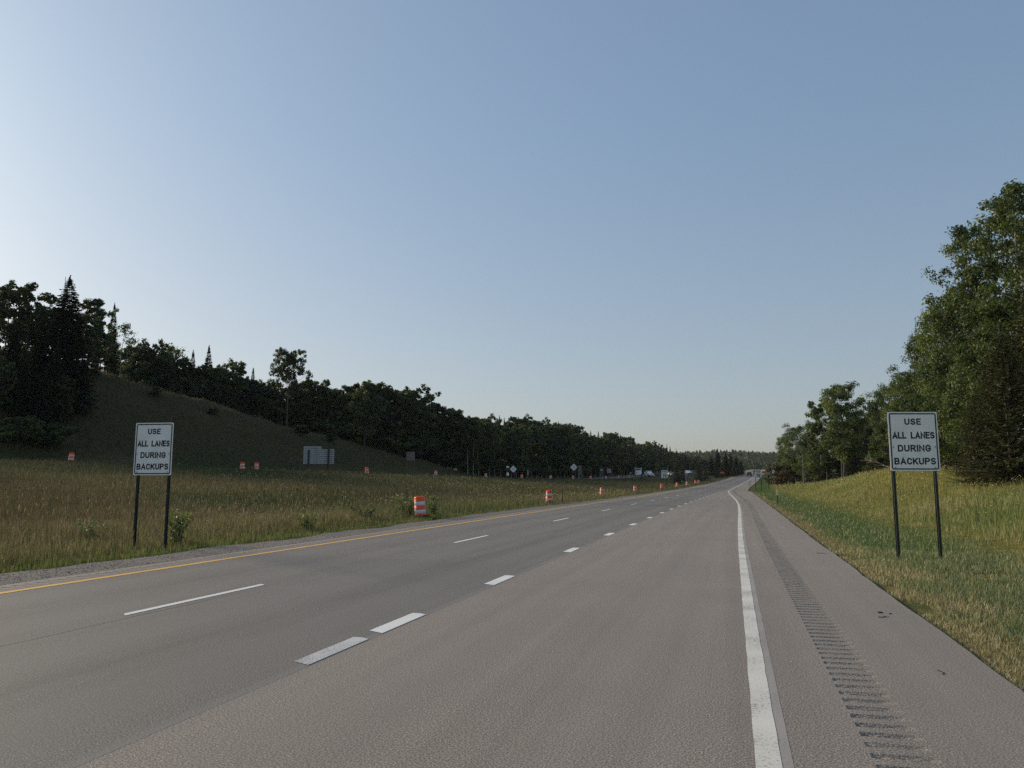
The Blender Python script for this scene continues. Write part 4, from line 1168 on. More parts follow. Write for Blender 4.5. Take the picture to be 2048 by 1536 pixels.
def arc(cx, cz, rx, rz, a0, a1, n=10):
    return [(cx + rx * math.cos(R(a0 + (a1 - a0) * k / n)), cz + rz * math.sin(R(a0 + (a1 - a0) * k / n))) for k in range(n + 1)]
# plain road-sign capitals as pen strokes in a box of height 1: (width, strokes)
GLYPH = {
 'U': (.60, [[(0, 1), (0, .30)] + arc(.30, .30, .30, .30, 180, 360) + [(.60, 1)]]),
 'S': (.58, [arc(.29, .745, .27, .255, 25, 270) + arc(.29, .255, .29, .255, 90, -155)]),
 'E': (.52, [[(.52, 1), (0, 1), (0, 0), (.52, 0)], [(0, .52), (.44, .52)]]),
 'A': (.68, [[(0, 0), (.34, 1), (.68, 0)], [(.12, .30), (.56, .30)]]),
 'L': (.50, [[(0, 1), (0, 0), (.50, 0)]]),
 'N': (.60, [[(0, 0), (0, 1), (.60, 0), (.60, 1)]]),
 'D': (.60, [[(0, 0), (0, 1), (.26, 1)] + arc(.26, .66, .34, .34, 90, 0)[1:] + arc(.26, .34, .34, .34, 0, -90) + [(0, 0)]]),
 'R': (.60, [[(0, 0), (0, 1), (.32, 1)] + arc(.32, .745, .26, .255, 90, -90)[1:] + [(0, .49)], [(.30, .49), (.60, 0)]]),
 'I': (.0, [[(0, 0), (0, 1)]]),
 'G': (.60, [arc(.30, .66, .30, .34, 20, 180) + arc(.30, .34, .30, .34, 180, 360)[0:] + [(.60, .46), (.34, .46)]]),
 'B': (.60, [[(0, 0), (0, 1), (.32, 1)] + arc(.32, .76, .24, .24, 90, -90)[1:] + [(0, .52)], [(.32, .52)] + arc(.33, .26, .27, .26, 90, -90)[1:] + [(0, 0)]]),
 'C': (.58, [arc(.30, .66, .29, .34, 20, 180) + arc(.30, .34, .29, .34, 180, 340)]),
 'K': (.60, [[(0, 0), (0, 1)], [(.58, 1), (0, .36)], [(.20, .58), (.60, 0)]]),
 'P': (.58, [[(0, 0), (0, 1), (.32, 1)] + arc(.32, .735, .26, .265, 90, -90)[1:] + [(0, .47)]]),
 'M': (.74, [[(0, 0), (0, 1), (.37, .25), (.74, 1), (.74, 0)]]),
 'T': (.60, [[(0, 1), (.60, 1)], [(.30, 1), (.30, 0)]]),
 '7': (.58, [[(0, 1), (.58, 1), (.22, 0)]]),
 '5': (.58, [[(.54, 1), (.06, 1), (.03, .52)] + arc(.28, .31, .30, .31, 125, -150)]),
 ' ': (.42, []),
}
def text_mesh(s, width, height, pen=0.215, gap=0.34):
    """flat lettering in the x,z plane, centred, made of strokes of even width"""
    bm = bmesh.new(); x = 0.0; segs = []
    for ch in s:
        w, st = GLYPH[ch]
        for pl in st: segs.append([(x + a, b) for a, b in pl])
        x += w + gap
    tot = x - gap + pen
    sx, sz = width / tot, height / 1.0
    hp = pen * height / 2
    def T(p): return ((p[0] - (tot - pen) / 2) * sx, (p[1] - .5) * (height - 2 * hp))
    for pl in segs:
        P = [T(p) for p in pl]
        P = [p for i, p in enumerate(P) if i == 0 or math.hypot(p[0] - P[i - 1][0], p[1] - P[i - 1][1]) > 1e-6]
        n = len(P); L = []
        closed = math.hypot(P[0][0] - P[-1][0], P[0][1] - P[-1][1]) < 1e-6 and n > 3
        def d(i, j):
            ax, az = P[j][0] - P[i][0], P[j][1] - P[i][1]; q = math.hypot(ax, az); return ax / q, az / q
        for i in range(n):
            if 0 < i < n - 1: d0, d1 = d(i - 1, i), d(i, i + 1)
            elif closed: d0, d1 = d(n - 2, n - 1), d(0, 1)
            elif i == 0: d0 = d1 = d(0, 1)
            else: d0 = d1 = d(n - 2, n - 1)
            nx, nz = -(d0[1] + d1[1]), d0[0] + d1[0]
            q = math.hypot(nx, nz)
            if q < 1e-6: nx, nz, q = -d0[1], d0[0], 1.0
            nx, nz = nx / q, nz / q
            m_ = hp / max(0.45, (nx * -d0[1] + nz * d0[0]))
            e = 0.0
            px_, pz_ = P[i]
            if not closed and i in (0, n - 1):
                k_ = -hp if i == 0 else hp
                px_ += d0[0] * k_; pz_ += d0[1] * k_
            L.append((bm.verts.new((px_ + nx * m_, 0, pz_ + nz * m_)), bm.verts.new((px_ - nx * m_, 0, pz_ - nz * m_))))
        for i in range(n - 1):
            bm.faces.new((L[i][0], L[i + 1][0], L[i + 1][1], L[i][1]))
    me = bpy.data.meshes.new('lettering'); bm.to_mesh(me); bm.free()
    return me

def lettering(name, lines, parent, y, mat):
    """lines: (text, width, height, z), each line a mesh of its own"""
    for s, w, h, z in lines:
        me = text_mesh(s, w, h)
        me.transform(Matrix.Translation((0, y, z)))
        for p in me.polygons: p.use_smooth = False
        link(name, me, mat, parent)

def u_post(parent, x, z0, z1, y=0.045, w=0.07, d=0.035, mat='post_green', name='post'):
    m_ = MB()
    m_.box((x, y, (z0 + z1) / 2), (w * 0.42, 0.008, z1 - z0))
    for s in (-1, 1):
        m_.box((x + s * w * 0.28, y + d / 2, (z0 + z1) / 2), (0.008, d, z1 - z0))
        m_.box((x + s * w * 0.42, y + d, (z0 + z1) / 2), (w * 0.22, 0.007, z1 - z0))
    return m_.build(name, M[mat], parent)

def lane_sign(px, py_base, zc, label, rz, W=1.13, H=1.36, z_low=2.05, pw=0.84, worn=False, tilt=0.0):
    x, y = at_depth(px, zc)
    t = thing('lane_sign', label, 'road sign', (x, y, gz(x, y)), rz, 'signs about using all lanes', ry=tilt)
    zc_ = z_low + H / 2
    for s in (-1, 1):
        u_post(t, s * pw / 2, -0.4, z_low + H * (0.97 if s > 0 else 0.96), w=0.085)
    p = MB().prism([(a, b + zc_) for a, b in rounded(W, H, 0.03)], 0, 0.006).build('panel', M['sign_white'], t)
    frame_mesh('border', W - 0.055, H - 0.055, 0.045, 0.029, -0.002, zc_, M['sign_black'], p)
    top = zc_ + H / 2
    lettering('lettering', [('USE', .335 * W, .108 * H, top - .166 * H), ('ALL LANES', .845 * W, .116 * H, top - .398 * H),
                            ('DURING', .665 * W, .116 * H, top - .618 * H), ('BACKUPS', .835 * W, .116 * H, top - .837 * H)], p, -0.002, M['sign_black'])
    for bx, bz in ((-.42, .595), (.42, .595), (-.40, .94), (.40, .94)):
        MB().cyl((bx * W, 0.002, top - bz * H), (bx * W, -0.012, top - bz * H), 0.014, seg=8).build('bolt', M['bolt'], t)
    return t

def sign_base(px, py, zc): ...

lane_sign(303, 1090, 20.2, 'white lane sign standing in tall dry grass of the median at the left', R(7), W=1.08, H=1.37, z_low=1.92, pw=0.88)
lane_sign(1833, 1115, 17.55, 'white lane sign standing on the mown verge before the right meadow', R(15), W=1.12, H=1.34, z_low=1.99, pw=0.94)

def ztop(px, py, zc): return z_at(px, py, zc)

def panel_sign(name, label, cat, px, zc, top, bot, wpx, mats, rz=0.0, posts=2, lines=None, group=None, r=0.04, post_mat='post_green', pgap=0.6, border=True, post_w=0.08, face=None):
    """flat plate on posts; top/bot/width are read in photo pixels at that distance"""
    x, y = at_depth(px, zc); z0 = gz(x, y)
    zt, zb = z_at(px, top, zc), z_at(px, bot, zc)
    W = wpx / FPX * zc; H = zt - zb
    t = thing(name, label, cat, (x, y, z0), rz, group)
    zc_ = (zt + zb) / 2 - z0
    xs = [0] if posts == 1 else [-W * pgap / 2, W * pgap / 2]
    for q in xs: u_post(t, q, -0.4, zt - z0 - 0.05, w=post_w, mat=post_mat)
    p = MB().prism([(a, b + zc_) for a, b in rounded(W, H, r)], 0, 0.008).build('panel', M[mats], t)
    if border: frame_mesh('border', W - 0.06, H - 0.06, max(0.01, r - .02), 0.028, -0.003, zc_, M['sign_black'], p)
    if lines: lettering('lettering', [(s, w * W, h * H, zc_ + H / 2 - k * H) for s, w, h, k in lines], p, -0.003, M['sign_black'])
    return t
SL = [('SPEED', .66, .15, .17), ('LIMIT', .60, .15, .38), ('75', .62, .38, .73)]
panel_sign('speed_limit_sign', 'white speed limit 75 sign on the median at the left road edge', 'road sign', 1329.5, 150, 940.3, 956.3, 13.2, 'sign_white', R(10), 2, SL, 'speed limit signs', r=0.06)
panel_sign('speed_limit_sign', 'white speed limit 75 sign on the right verge partly hiding the far road', 'road sign', 1517, 127, 940.0, 955.3, 12.9, 'sign_white', R(14), 2, SL, 'speed limit signs', r=0.06, pgap=0.86)
# white two-post sign beyond
t = panel_sign('route_sign', 'narrow white sign with dark marks on two pale posts by the rust-brown bushes', 'road sign', 1547.5, 185, 934, 943.5, 5.6, 'sign_white', R(14), 2, [('N', .5, .25, .25)], None, post_mat='galv', pgap=0.5)
x, y = t.location.x, t.location.y
MB().box((0, -0.02, z_at(1547, 946, 185) - t.location.z), (0.42, 0.012, 0.5)).build('plate', M['sign_white'], t)
# orange signs
def orange(px, zc, top, bot, w, label, posts=2, rz=0.2):
    return panel_sign('work_sign', label, 'road sign', px, zc, top, bot, w, 'sign_orange', rz, posts, None, 'orange work signs', post_mat='wood_post', r=0.05, border=True, pgap=0.7)
orange(1445.3, 262, 943.0, 947.4, 7.4, 'orange work sign in front of the dark median evergreens')
orange(1528.2, 165, 942.3, 946.2, 7.2, 'orange work sign just behind the right speed limit sign', rz=0.3)

# large slatted aluminium sign seen from behind on the left
zc = 116.0
x, y = at_depth(636, zc); z0 = gz(x, y)
t = thing('guide_sign', 'large unpainted slatted back of a two-part guide sign on two dark posts', 'road sign', (x, y, z0), R(17))
k = zc / FPX
def slat_panel(x0, x1, top, bot, yoff):
    zt, zb = z_at(636, top, zc) - z0, z_at(636, bot, zc) - z0
    n = max(3, int(round((zt - zb) / 0.29)))
    m_ = MB(); dz = (zt - zb) / n
    for i in range(n):
        m_.box(((x0 + x1) / 2 * k, yoff, zb + dz * (i + 0.5)), ((x1 - x0) * k, 0.03, dz - 0.085))
    bk = MB(); bk.box(((x0 + x1) / 2 * k, yoff + 0.03, (zt + zb) / 2), ((x1 - x0) * k, 0.008, zt - zb)); bk.build('backing', M['sign_black'], t)
    return m_, zt, zb
m_, zt, zb = slat_panel(-30.5, 5, 892.3, 928, 0.0); m_.build('slat_panel', M['galv'], t)
m2, _, _ = slat_panel(5.2, 30.5, 898, 928, 0.0); m2.build('slat_panel', M['galv'], t)
for bx in (-19, -8, -4, 12, 16, 25):
    MB().box((bx * k, -0.04, (zt + zb) / 2 - (0.2 if bx > 5 else 0)), (0.03, 0.02, (zt - zb) * (0.8 if bx > 5 else 0.96))).build('stiffener', M['bolt'], t)
for bx, tp in ((-20, 900), (19.5, 897)):
    MB().box((bx * k, -0.13, (z_at(636, tp, zc) - z0 - 0.5) / 2), (0.24, 0.16, z_at(636, tp, zc) - z0 + 0.5)).build('post', M['post_green'], t)
# second sign back, brownish
panel_sign('blank_sign', 'plain grey-brown sign back on two posts below the edge of the dark forest', 'road sign', 820.5, 150, 903.5, 921, 17.6, 'sign_dull', R(5), 2, None, post_mat='wood_post', border=False, pgap=0.86, post_w=0.14)
for px, lb in ((581, 'thin dark bare post, left one of the pair beside the slatted sign'), (594, 'thin dark bare post, right one of the pair beside the slatted sign')):
    x, y = at_depth(px, 112); z0 = gz(x, y)
    t = thing('sign_post', lb, 'post', (x, y, z0), 0.2, 'bare posts beside the slatted sign')
    u_post(t, 0, -0.3, z_at(px, 911, 112) - z0, w=0.16)
    MB().box((0.03, -0.01, z_at(px, 918, 112) - z0), (0.10, 0.02, 0.5)).build('bracket', M['bolt'], t)
def diamond(px, zc, cy, half, label):
    x, y = at_depth(px, zc); z0 = gz(x, y); a = half / FPX * zc
    zc_ = z_at(px, cy, zc) - z0
    t = thing('diamond_sign', label, 'road sign', (x, y, z0), R(8), 'pale diamond signs by the opposing road')
    for s in (-1, 1): u_post(t, s * a * 0.5, -0.3, zc_ + a * 0.4, w=0.09, mat='bolt')
    p = MB().prism([(a, zc_), (0, zc_ + a), (-a, zc_), (0, zc_ - a)], -0.03, -0.02).build('panel', M['sign_white'], t)
    for dz, ww in ((0.30, 0.5), (0.05, 0.9), (-0.2, 0.7)):
        MB().box((0, -0.035, zc_ + dz * a), (ww * a, 0.008, 0.10 * a)).build('bracket', M['bolt'], t)
diamond(1026.7, 172, 938.3, 6.9, 'pale diamond sign beside the small stacked plates, left of the two diamonds')
diamond(1148, 205, 934.4, 7.0, 'pale diamond sign next to the tall faded reddish board, right of the two diamonds')
# stacked plates
px, zc = 1015.5, 172
x, y = at_depth(px, zc); z0 = gz(x, y)
t = thing('plate_post', 'dark post with stacked small plates left of a pale diamond sign', 'road sign', (x, y, z0), R(8))
u_post(t, 0, -0.3, z_at(px, 931.5, zc) - z0, w=0.1)
for dx, c1, c2, w_ in ((-1.6, 932.2, 935.4, 2.8), (1.6, 932.2, 935.4, 2.8), (0, 945, 951.2, 4.8)):
    za, zb = z_at(px, c1, zc) - z0, z_at(px, c2, zc) - z0
    MB().box((dx * zc / FPX, -0.02, (za + zb) / 2), (w_ * zc / FPX, 0.012, za - zb)).build('plate', M['sign_white'], t)
MB().box((0, -0.02, z_at(px, 940, zc) - z0), (6 * zc / FPX, 0.012, 8 * zc / FPX)).build('panel', M['post_green'], t)
panel_sign('marker_sign', 'slim pale marker plate on a single post right of the left diamond sign', 'road sign', 1055.8, 182, 939.7, 950, 2.6, 'sign_brown', 0.1, 1, None, post_mat='galv', border=False)
t = panel_sign('tall_board', 'tall faded reddish board behind the right diamond sign', 'road sign', 1160.2, 212, 930.8, 949.5, 6.6, 'sign_dull', 0.1, 2, None, border=False, post_mat='galv')
MB().box((0, -0.02, z_at(1160, 947.6, 212) - t.location.z), (5 * 212 / FPX, 0.01, 3.4 * 212 / FPX)).build('plate', M['sign_red'], t)
panel_sign('small_sign', 'small grey sign on two pale legs left of the square grey sign', 'road sign', 1203.8, 226, 937.3, 942, 6.0, 'sign_brown', 0.1, 2, None, border=False, post_mat='galv')
panel_sign('square_sign', 'square grey sign with faint lines at the forest edge', 'road sign', 1218.5, 236, 937.2, 946, 8.8, 'sign_brown', 0.1, 2, None, border=True, post_mat='bolt')
panel_sign('small_sign', 'small dark sign left of the white semi truck', 'road sign', 1262, 275, 943.9, 948, 6, 'bolt', 0.1, 2, None, border=False)
panel_sign('crossing_sign', 'small pale plate on a pale post right of the left speed sign', 'road sign', 1372.2, 205, 946, 950.6, 6.4, 'sign_brown', 0.1, 1, None, border=False, post_mat='galv', post_w=0.2)
# delineators and thin posts
def delineator(px, zc, top, label, mat='wood_post', w=0.09, cap='yellow', capf=0.36):
    x, y = at_depth(px, zc); z0 = gz(x, y); h = z_at(px, top, zc) - z0
    t = thing('marker_post', label, 'marker post', (x, y, z0), 0.2, 'slim roadside marker posts')
    u_post(t, 0, -0.3, h * (1 - (capf if cap else 0)), w=w, mat=mat)
    if cap: MB().box((0, 0.03, h * (1 - capf / 2)), (w * 0.95, 0.03, h * capf), bevel=0.006).build('reflector', M[cap], t)
delineator(1554.2, 55, 978.5, 'green marker post with pale yellow top on the mown right verge', 'post_pale')
delineator(1499.7, 131, 962, 'slim dark marker post left of the right speed limit sign', 'post_green', 0.07, None)
delineator(1124.3, 66, 976.5, 'slim dark marker post beside the second nearest median drum', 'wood_post', 0.07, None)
delineator(1363.5, 176, 961.5, 'brownish marker post between the median drums past the left speed sign', 'wood_post', 0.12, 'yellow', 0.15)
# green cross-bar marker behind the right speed sign
x, y = at_depth(1537.5, 140); z0 = gz(x, y)
t = thing('barrier_gate', 'low dark green gate bar with post behind the right speed limit sign', 'gate', (x, y, z0), 0.2)
u_post(t, 0, -0.3, z_at(1537, 955, 140) - z0, w=0.09); MB().box((-0.55, 0, z_at(1537, 957, 140) - z0), (1.2, 0.05, 0.10), rot=(0, 0.06, 0)).build('bar', M['post_green'], t)
MB().box((0.02, -0.02, z_at(1537, 952.5, 140) - z0), (0.35, 0.03, 0.5)).build('plate', M['post_green'], t)

# ================================================================== DRUMS
def make_drum():
    t = thing('traffic_drum', 'orange and white traffic drum', 'traffic drum', (0, 0, 0), 0, 'orange and white drums along the median')
    MB().lathe([(0.30, -0.02), (0.36, -0.02), (0.37, 0.03), (0.35, 0.07), (0.28, 0.08), (0.27, 0.02)], 28).build('rubber_base', M['rubber'], t, smooth=True)
    # body: four steps that narrow upwards, bands set in between
    MB().lathe([(0.285, 0.04), (0.285, 0.165), (0.268, 0.17), (0.268, 0.34), (0.278, 0.345), (0.272, 0.355), (0.268, 0.53), (0.256, 0.535), (0.25, 0.72), (0.262, 0.725), (0.255, 0.735), (0.250, 0.90), (0.240, 0.935), (0.20, 0.95), (0.0, 0.955)], 32).build('body', M['drum_orange'], t, smooth=True)
    for z0, z1, r0, r1 in ((0.175, 0.338, 0.2705, 0.2705), (0.540, 0.718, 0.2585, 0.2545)):
        MB().lathe([(r0 - 0.001, z0), (r0 + 0.0015, z0 + 0.004), (r1 + 0.0015, z1 - 0.004), (r1 - 0.001, z1)], 32).build('reflective_band', M['reflective_white'], t, smooth=True)
    h = MB(); h.box((0, 0, 1.0), (0.16, 0.035, 0.035), bevel=0.01)
    for s in (-1, 1): h.box((s * 0.085, 0, 0.972), (0.035, 0.04, 0.075), bevel=0.01)
    h.build('handle', M['drum_orange'], t)
    return t
drum0 = make_drum()
drums = [  # px, distance, tilt, label
 (842, 37.0, -0.07, 'nearest orange and white drum, leaning beside a flowering weed on the median'),
 (1098, 64.0, 0.0, 'orange and white drum at the road edge beside the slim dark marker post'),
 (1203.5, 95.0, -0.06, 'orange and white drum alone on the verge, third nearest along the road'),
 (1270.5, 119, 0.05, 'orange and white drum in front of the white trucks, fourth nearest along the road'),
 (1323, 150, 0.0, 'orange and white drum at the foot of the left speed limit sign'),
 (1354, 166, 0.0, 'orange and white drum just right of the left speed limit sign'),
 (1374, 182, 0.04, 'orange and white drum below the pale plate on the pale post'),
 (1391, 206, 0.0, 'left drum of the last close pair along the main road edge'),
 (1397.5, 212, 0.0, 'right drum of the last close pair along the main road edge'),
 (139, 86, 0.03, 'orange drum on the ridge left of the left lane sign, leftmost of all'),
 (483.5, 97, 0.10, 'leaning drum on the ridge, left one of the pair left of the slatted sign'),
 (512, 99.5, 0.0, 'upright drum on the ridge, right one of the pair left of the slatted sign'),
 (734, 119, 0.24, 'strongly leaning drum on the ridge between slatted sign and brown sign back'),
 (871.5, 146, 0.0, 'drum on the ridge just right of the grey-brown sign back'),
 (971.5, 162, 0.0, 'drum on the ridge alone left of the stacked plates'),
 (1043.5, 176, 0.0, 'drum on the ridge between left diamond sign and slim marker plate'),
 (1101, 188, 0.05, 'drum on the ridge midway between the two diamond signs'),
 (1146, 203, 0.0, 'drum on the ridge under the right diamond sign'),
 (1181, 215, 0.0, 'pale-looking drum on the ridge left of the small grey sign on two legs'),
 (1211.5, 230, 0.0, 'pale-looking drum on the ridge in front of the square grey sign'),
 (1237, 246, 0.0, 'pale-looking drum on the ridge right of the square grey sign'),
 (1259, 262, 0.0, 'pale-looking drum on the ridge just left of the white semi truck'),
 (1308, 285, 0.0, 'pale-looking drum right of the white utility truck'),
]
for i, (px, zc, tl, lb) in enumerate(drums):
    x, y = at_depth(px, zc); z0 = gz(x, y)
    if zc > 80 and px < 1300 and i >= 9: z0 += 0.02
    if i == 0:
        drum0.location = (x, y, z0 + 0.10); drum0.rotation_euler = (0, tl, 0.3); drum0['label'] = lb; d = drum0
    else: d = dup(drum0, (x, y, z0 + (0.06 if i < 9 else 0.0)), trng.random() * 6, lb, ry=tl)
    if i >= 9: d['group'] = 'orange and white drums along the ridge'; d.scale = (1.05, 1.05, 1.0)

# ================================================================== VEHICLES
def wheel(parent, x, y, r, w):
    tq = MB().cyl((x - w / 2, y, r), (x + w / 2, y, r), r, seg=20).build('wheel', M['rubber'], parent)
    MB().cyl((x - w / 2 - .012, y, r), (x + w / 2 + .012, y, r), r * 0.6, seg=14).build('rim', M['chrome'], tq)

def hull(secs):
    """secs: (y, half width low, half width high, z low, z high)"""
    bm = bmesh.new(); rings = []
    for y, a, b, zl, zh in secs:
        zm = zl + (zh - zl) * 0.55
        rings.append([bm.verts.new(p) for p in ((-a * .94, y, zl), (a * .94, y, zl), (a, y, zm), (b, y, zh), (-b, y, zh), (-a, y, zm))])
    for i in range(len(rings) - 1):
        for k in range(6): bm.faces.new((rings[i][k], rings[i][(k + 1) % 6], rings[i + 1][(k + 1) % 6], rings[i + 1][k]))
    bm.faces.new(rings[0]); bm.faces.new(list(reversed(rings[-1])))
    m_ = MB(); m_.bm.free(); m_.bm = bm
    return m_

def car(label, paint, loc, rz, group, suv=True):
    """front towards -y"""
    t = thing('car', label, 'car', loc, rz, group)
    h = 1.0 if suv else 0.86
    hull([(-2.35, .78, .74, .42, .72), (-2.2, .90, .82, .36, .88), (-1.1, .94, .86, .34, 1.02), (0, .95, .88, .34, 1.04), (1.4, .95, .88, .34, 1.06), (2.15, .92, .84, .38, 1.04), (2.35, .84, .78, .44, .98)]).build('body', M[paint], t)
    hull([(-1.05, .84, .80, 1.0, 1.05), (-0.35, .84, .66, 1.0, 1.0 + .66 * h), (0.6, .84, .66, 1.0, 1.0 + .70 * h), (1.6, .84, .66, 1.0, 1.0 + .66 * h), (2.2, .84, .76, 1.0, 1.12)]).build('cabin', M[paint], t)
    zt = 1.0 + .62 * h
    def pane(nm, pts):
        link(nm, np_mesh(nm, pts, quads=[(0, 1, 2, 3)]), M['glass'], t)
    pane('windshield', [(-.72, -1.0, 1.08), (.72, -1.0, 1.08), (.62, -.40, zt - .02), (-.62, -.40, zt - .02)])
    pane('rear_window', [(.70, 2.21, 1.16), (-.70, 2.21, 1.16), (-.58, 1.70, zt - .06), (.58, 1.70, zt - .06)])
    for s in (-1, 1):
        pane('side_window', [(s * .845, -.75, 1.10), (s * .845, 1.9, 1.10), (s * .70, 1.5, zt - .05), (s * .70, -.32, zt - .05)])
        for yy in (-1.45, 1.45): wheel(t, s * .84, yy, .36, .24)
        MB().box((s * .64, -2.30, .74), (.30, .10, .14), bevel=.03).build('headlight', M['lamp_clear'], t)
        MB().box((s * .72, 2.32, .86), (.20, .10, .26), bevel=.03).build('tail_light', M['lamp_red'], t)
        MB().box((s * 1.0, -.75, 1.12), (.16, .12, .13), bevel=.03).build('mirror', M[paint], t)
    MB().box((0, -2.36, .52), (1.5, .10, .20), bevel=.04).build('bumper', M['car_black'], t)
    MB().box((0, 2.36, .50), (1.6, .10, .22), bevel=.04).build('bumper', M['car_black'], t)
    MB().box((0, 2.40, .72), (.32, .02, .16)).build('number_plate', M['sign_white'], t)
    return t

def road_pos(y, rel): return float(rel + curve(y)), y, float(road_z(y))
# moving away on our side
x, y, z = road_pos(322, -6.2)
car('dark red car driving away in the right lane towards the valley', 'car_red', (x, y, z), math.pi - 0.055, 'vehicles driving away')
x, y, z = road_pos(352, -4.6)
# black pickup
def pickup(label, paint, loc, rz, group, rack=False, bed_mat=None):
    t = thing('pickup_truck', label, 'truck', loc, rz, group)
    hull([(-2.8, .86, .82, .55, .95), (-2.6, .98, .90, .5, 1.15), (-1.3, 1.0, .92, .48, 1.22), (0.9, 1.0, .92, .48, 1.22)]).build('body', M[paint], t)
    hull([(-1.2, .9, .86, 1.18, 1.24), (-0.6, .9, .72, 1.18, 1.92), (0.55, .9, .74, 1.18, 1.94), (0.9, .9, .80, 1.18, 1.85)]).build('cab', M[paint], t)
    b = MB(); b.box((0, 1.95, .85), (1.98, 2.05, .75), bevel=.04); b.build('cargo_bed', M[bed_mat or paint], t)
    link('windshield', np_mesh('windshield', [(-.76, -1.17, 1.26), (.76, -1.17, 1.26), (.66, -.63, 1.86), (-.66, -.63, 1.86)], quads=[(0, 1, 2, 3)]), M['glass'], t)
    link('rear_window', np_mesh('rear_window', [(.7, .905, 1.32), (-.7, .905, 1.32), (-.66, .905, 1.80), (.66, .905, 1.80)], quads=[(0, 1, 2, 3)]), M['glass'], t)
    for s in (-1, 1):
        for yy in (-1.85, 1.95): wheel(t, s * .88, yy, .42, .28)
        MB().box((s * .70, -2.76, .92), (.30, .10, .20), bevel=.03).build('headlight', M['lamp_clear'], t)
        MB().box((s * .86, 2.96, .95), (.16, .06, .34), bevel=.02).build('tail_light', M['lamp_red'], t)
        MB().box((s * 1.12, -.85, 1.35), (.22, .12, .26), bevel=.03).build('mirror', M['car_black'], t)
    MB().box((0, -2.84, .62), (1.8, .14, .24), bevel=.04).build('bumper', M['chrome'], t)
    MB().box((0, -2.79, .92), (1.0, .06, .26), bevel=.02).build('grille', M['car_black'], t)
    MB().box((0, 3.03, .58), (1.7, .12, .2), bevel=.03).build('bumper', M['chrome'], t)
    if rack:
        b = MB()
        for s in (-1, 1):
            for yy in (1.0, 2.85): b.cyl((s * .9, yy, 1.2), (s * .9, yy, 2.15), .03)
            b.cyl((s * .9, -.4, 2.15), (s * .9, 2.95, 2.15), .035)
        for yy in (0.1, 1.0, 2.0, 2.85): b.cyl((-.9, yy, 2.15), (.9, yy, 2.15), .03)
        b.build('ladder_rack', M['car_white'], t)
        MB().box((0, 1.95, 1.45), (1.96, 1.9, .5), bevel=.03).build('tool_box', M[paint], t)
    return t
pickup('black pickup driving away ahead of the dark red car', 'car_black', (x, y, z), math.pi - 0.055, 'vehicles driving away')
# oncoming on the opposing carriageway
def opp_pos(px, zc):
    x, y = at_depth(px, zc); return x, y, gz(x, y) + 0.09
def semi(label, loc, rz):
    t = thing('semi_truck', label, 'truck', loc, rz, 'traffic on the opposing road')
    hull([(-3.4, .62, .56, .75, 1.35), (-3.2, .80, .66, .62, 1.62), (-1.6, .92, .80, .6, 1.85), (-1.5, 1.0, .9, .6, 1.9)]).build('hood', M['car_white'], t)
    b = MB(); b.box((0, -.4, 1.95), (2.15, 2.3, 2.1), bevel=.12); b.build('cab', M['car_white'], t)
    b = MB(); b.box((0, 1.4, 1.9), (2.3, 1.4, 2.2), bevel=.08); b.build('sleeper', M['car_white'], t)
    for s in (-1, 1):
        link('windshield', np_mesh('windshield', [(min(s * .04, s * .98), -1.565, 2.12), (max(s * .04, s * .98), -1.565, 2.12), (max(s * .04, s * .94), -1.562, 2.86), (min(s * .04, s * .94), -1.562, 2.86)], quads=[(0, 1, 2, 3)]), M['glass'], t)
        MB().cyl((s * 1.22, .9, 1.0), (s * 1.22, .9, 3.45), .075, seg=12).build('exhaust_stack', M['chrome'], t)
        MB().box((s * 1.36, -1.5, 2.45), (.22, .10, .62), bevel=.03).build('mirror', M['car_black'], t)
        MB().box((s * .74, -3.22, 1.15), (.30, .12, .20), bevel=.03).build('headlight', M['lamp_clear'], t)
        hull([(-3.1, .26, .22, .55, 1.0), (-2.0, .28, .22, .55, 1.3), (-1.5, .26, .2, .5, 1.0)]).build('fender', M['car_white'], t).location.x = s * .98
        wheel(t, s * 1.02, -2.35, .5, .3)
        for yy in (3.2, 4.5): wheel(t, s * .95, yy, .5, .55)
        MB().cyl((s * 1.0, -.2, .75), (s * 1.0, 1.2, .75), .32, seg=16).build('fuel_tank', M['chrome'], t)
    MB().box((0, -3.43, 1.18), (.95, .08, .8), bevel=.03).build('grille', M['chrome'], t)
    MB().box((0, -3.45, .58), (2.3, .2, .36), bevel=.06).build('bumper', M['chrome'], t)
    MB().box((0, 3.0, .85), (.9, 5.0, .25)).build('chassis', M['car_black'], t)
    return t
semi('white semi truck with upright exhaust stacks facing us on the opposing road', opp_pos(1277, 300), R(8))
pickup('white utility truck with a ladder rack behind the semi truck', 'car_white', opp_pos(1298.5, 283), R(24), 'traffic on the opposing road', rack=True)
car('dark car waiting between the utility truck and the left speed sign', 'car_black', opp_pos(1316.5, 296), R(30), 'traffic on the opposing road')
car('grey car half hidden right of the left speed limit sign', 'car_grey', opp_pos(1341, 300), R(40), 'traffic on the opposing road')
car('white car glinting above the small plate on the pale post', 'car_white', opp_pos(1377, 345), R(30), 'traffic on the opposing road')
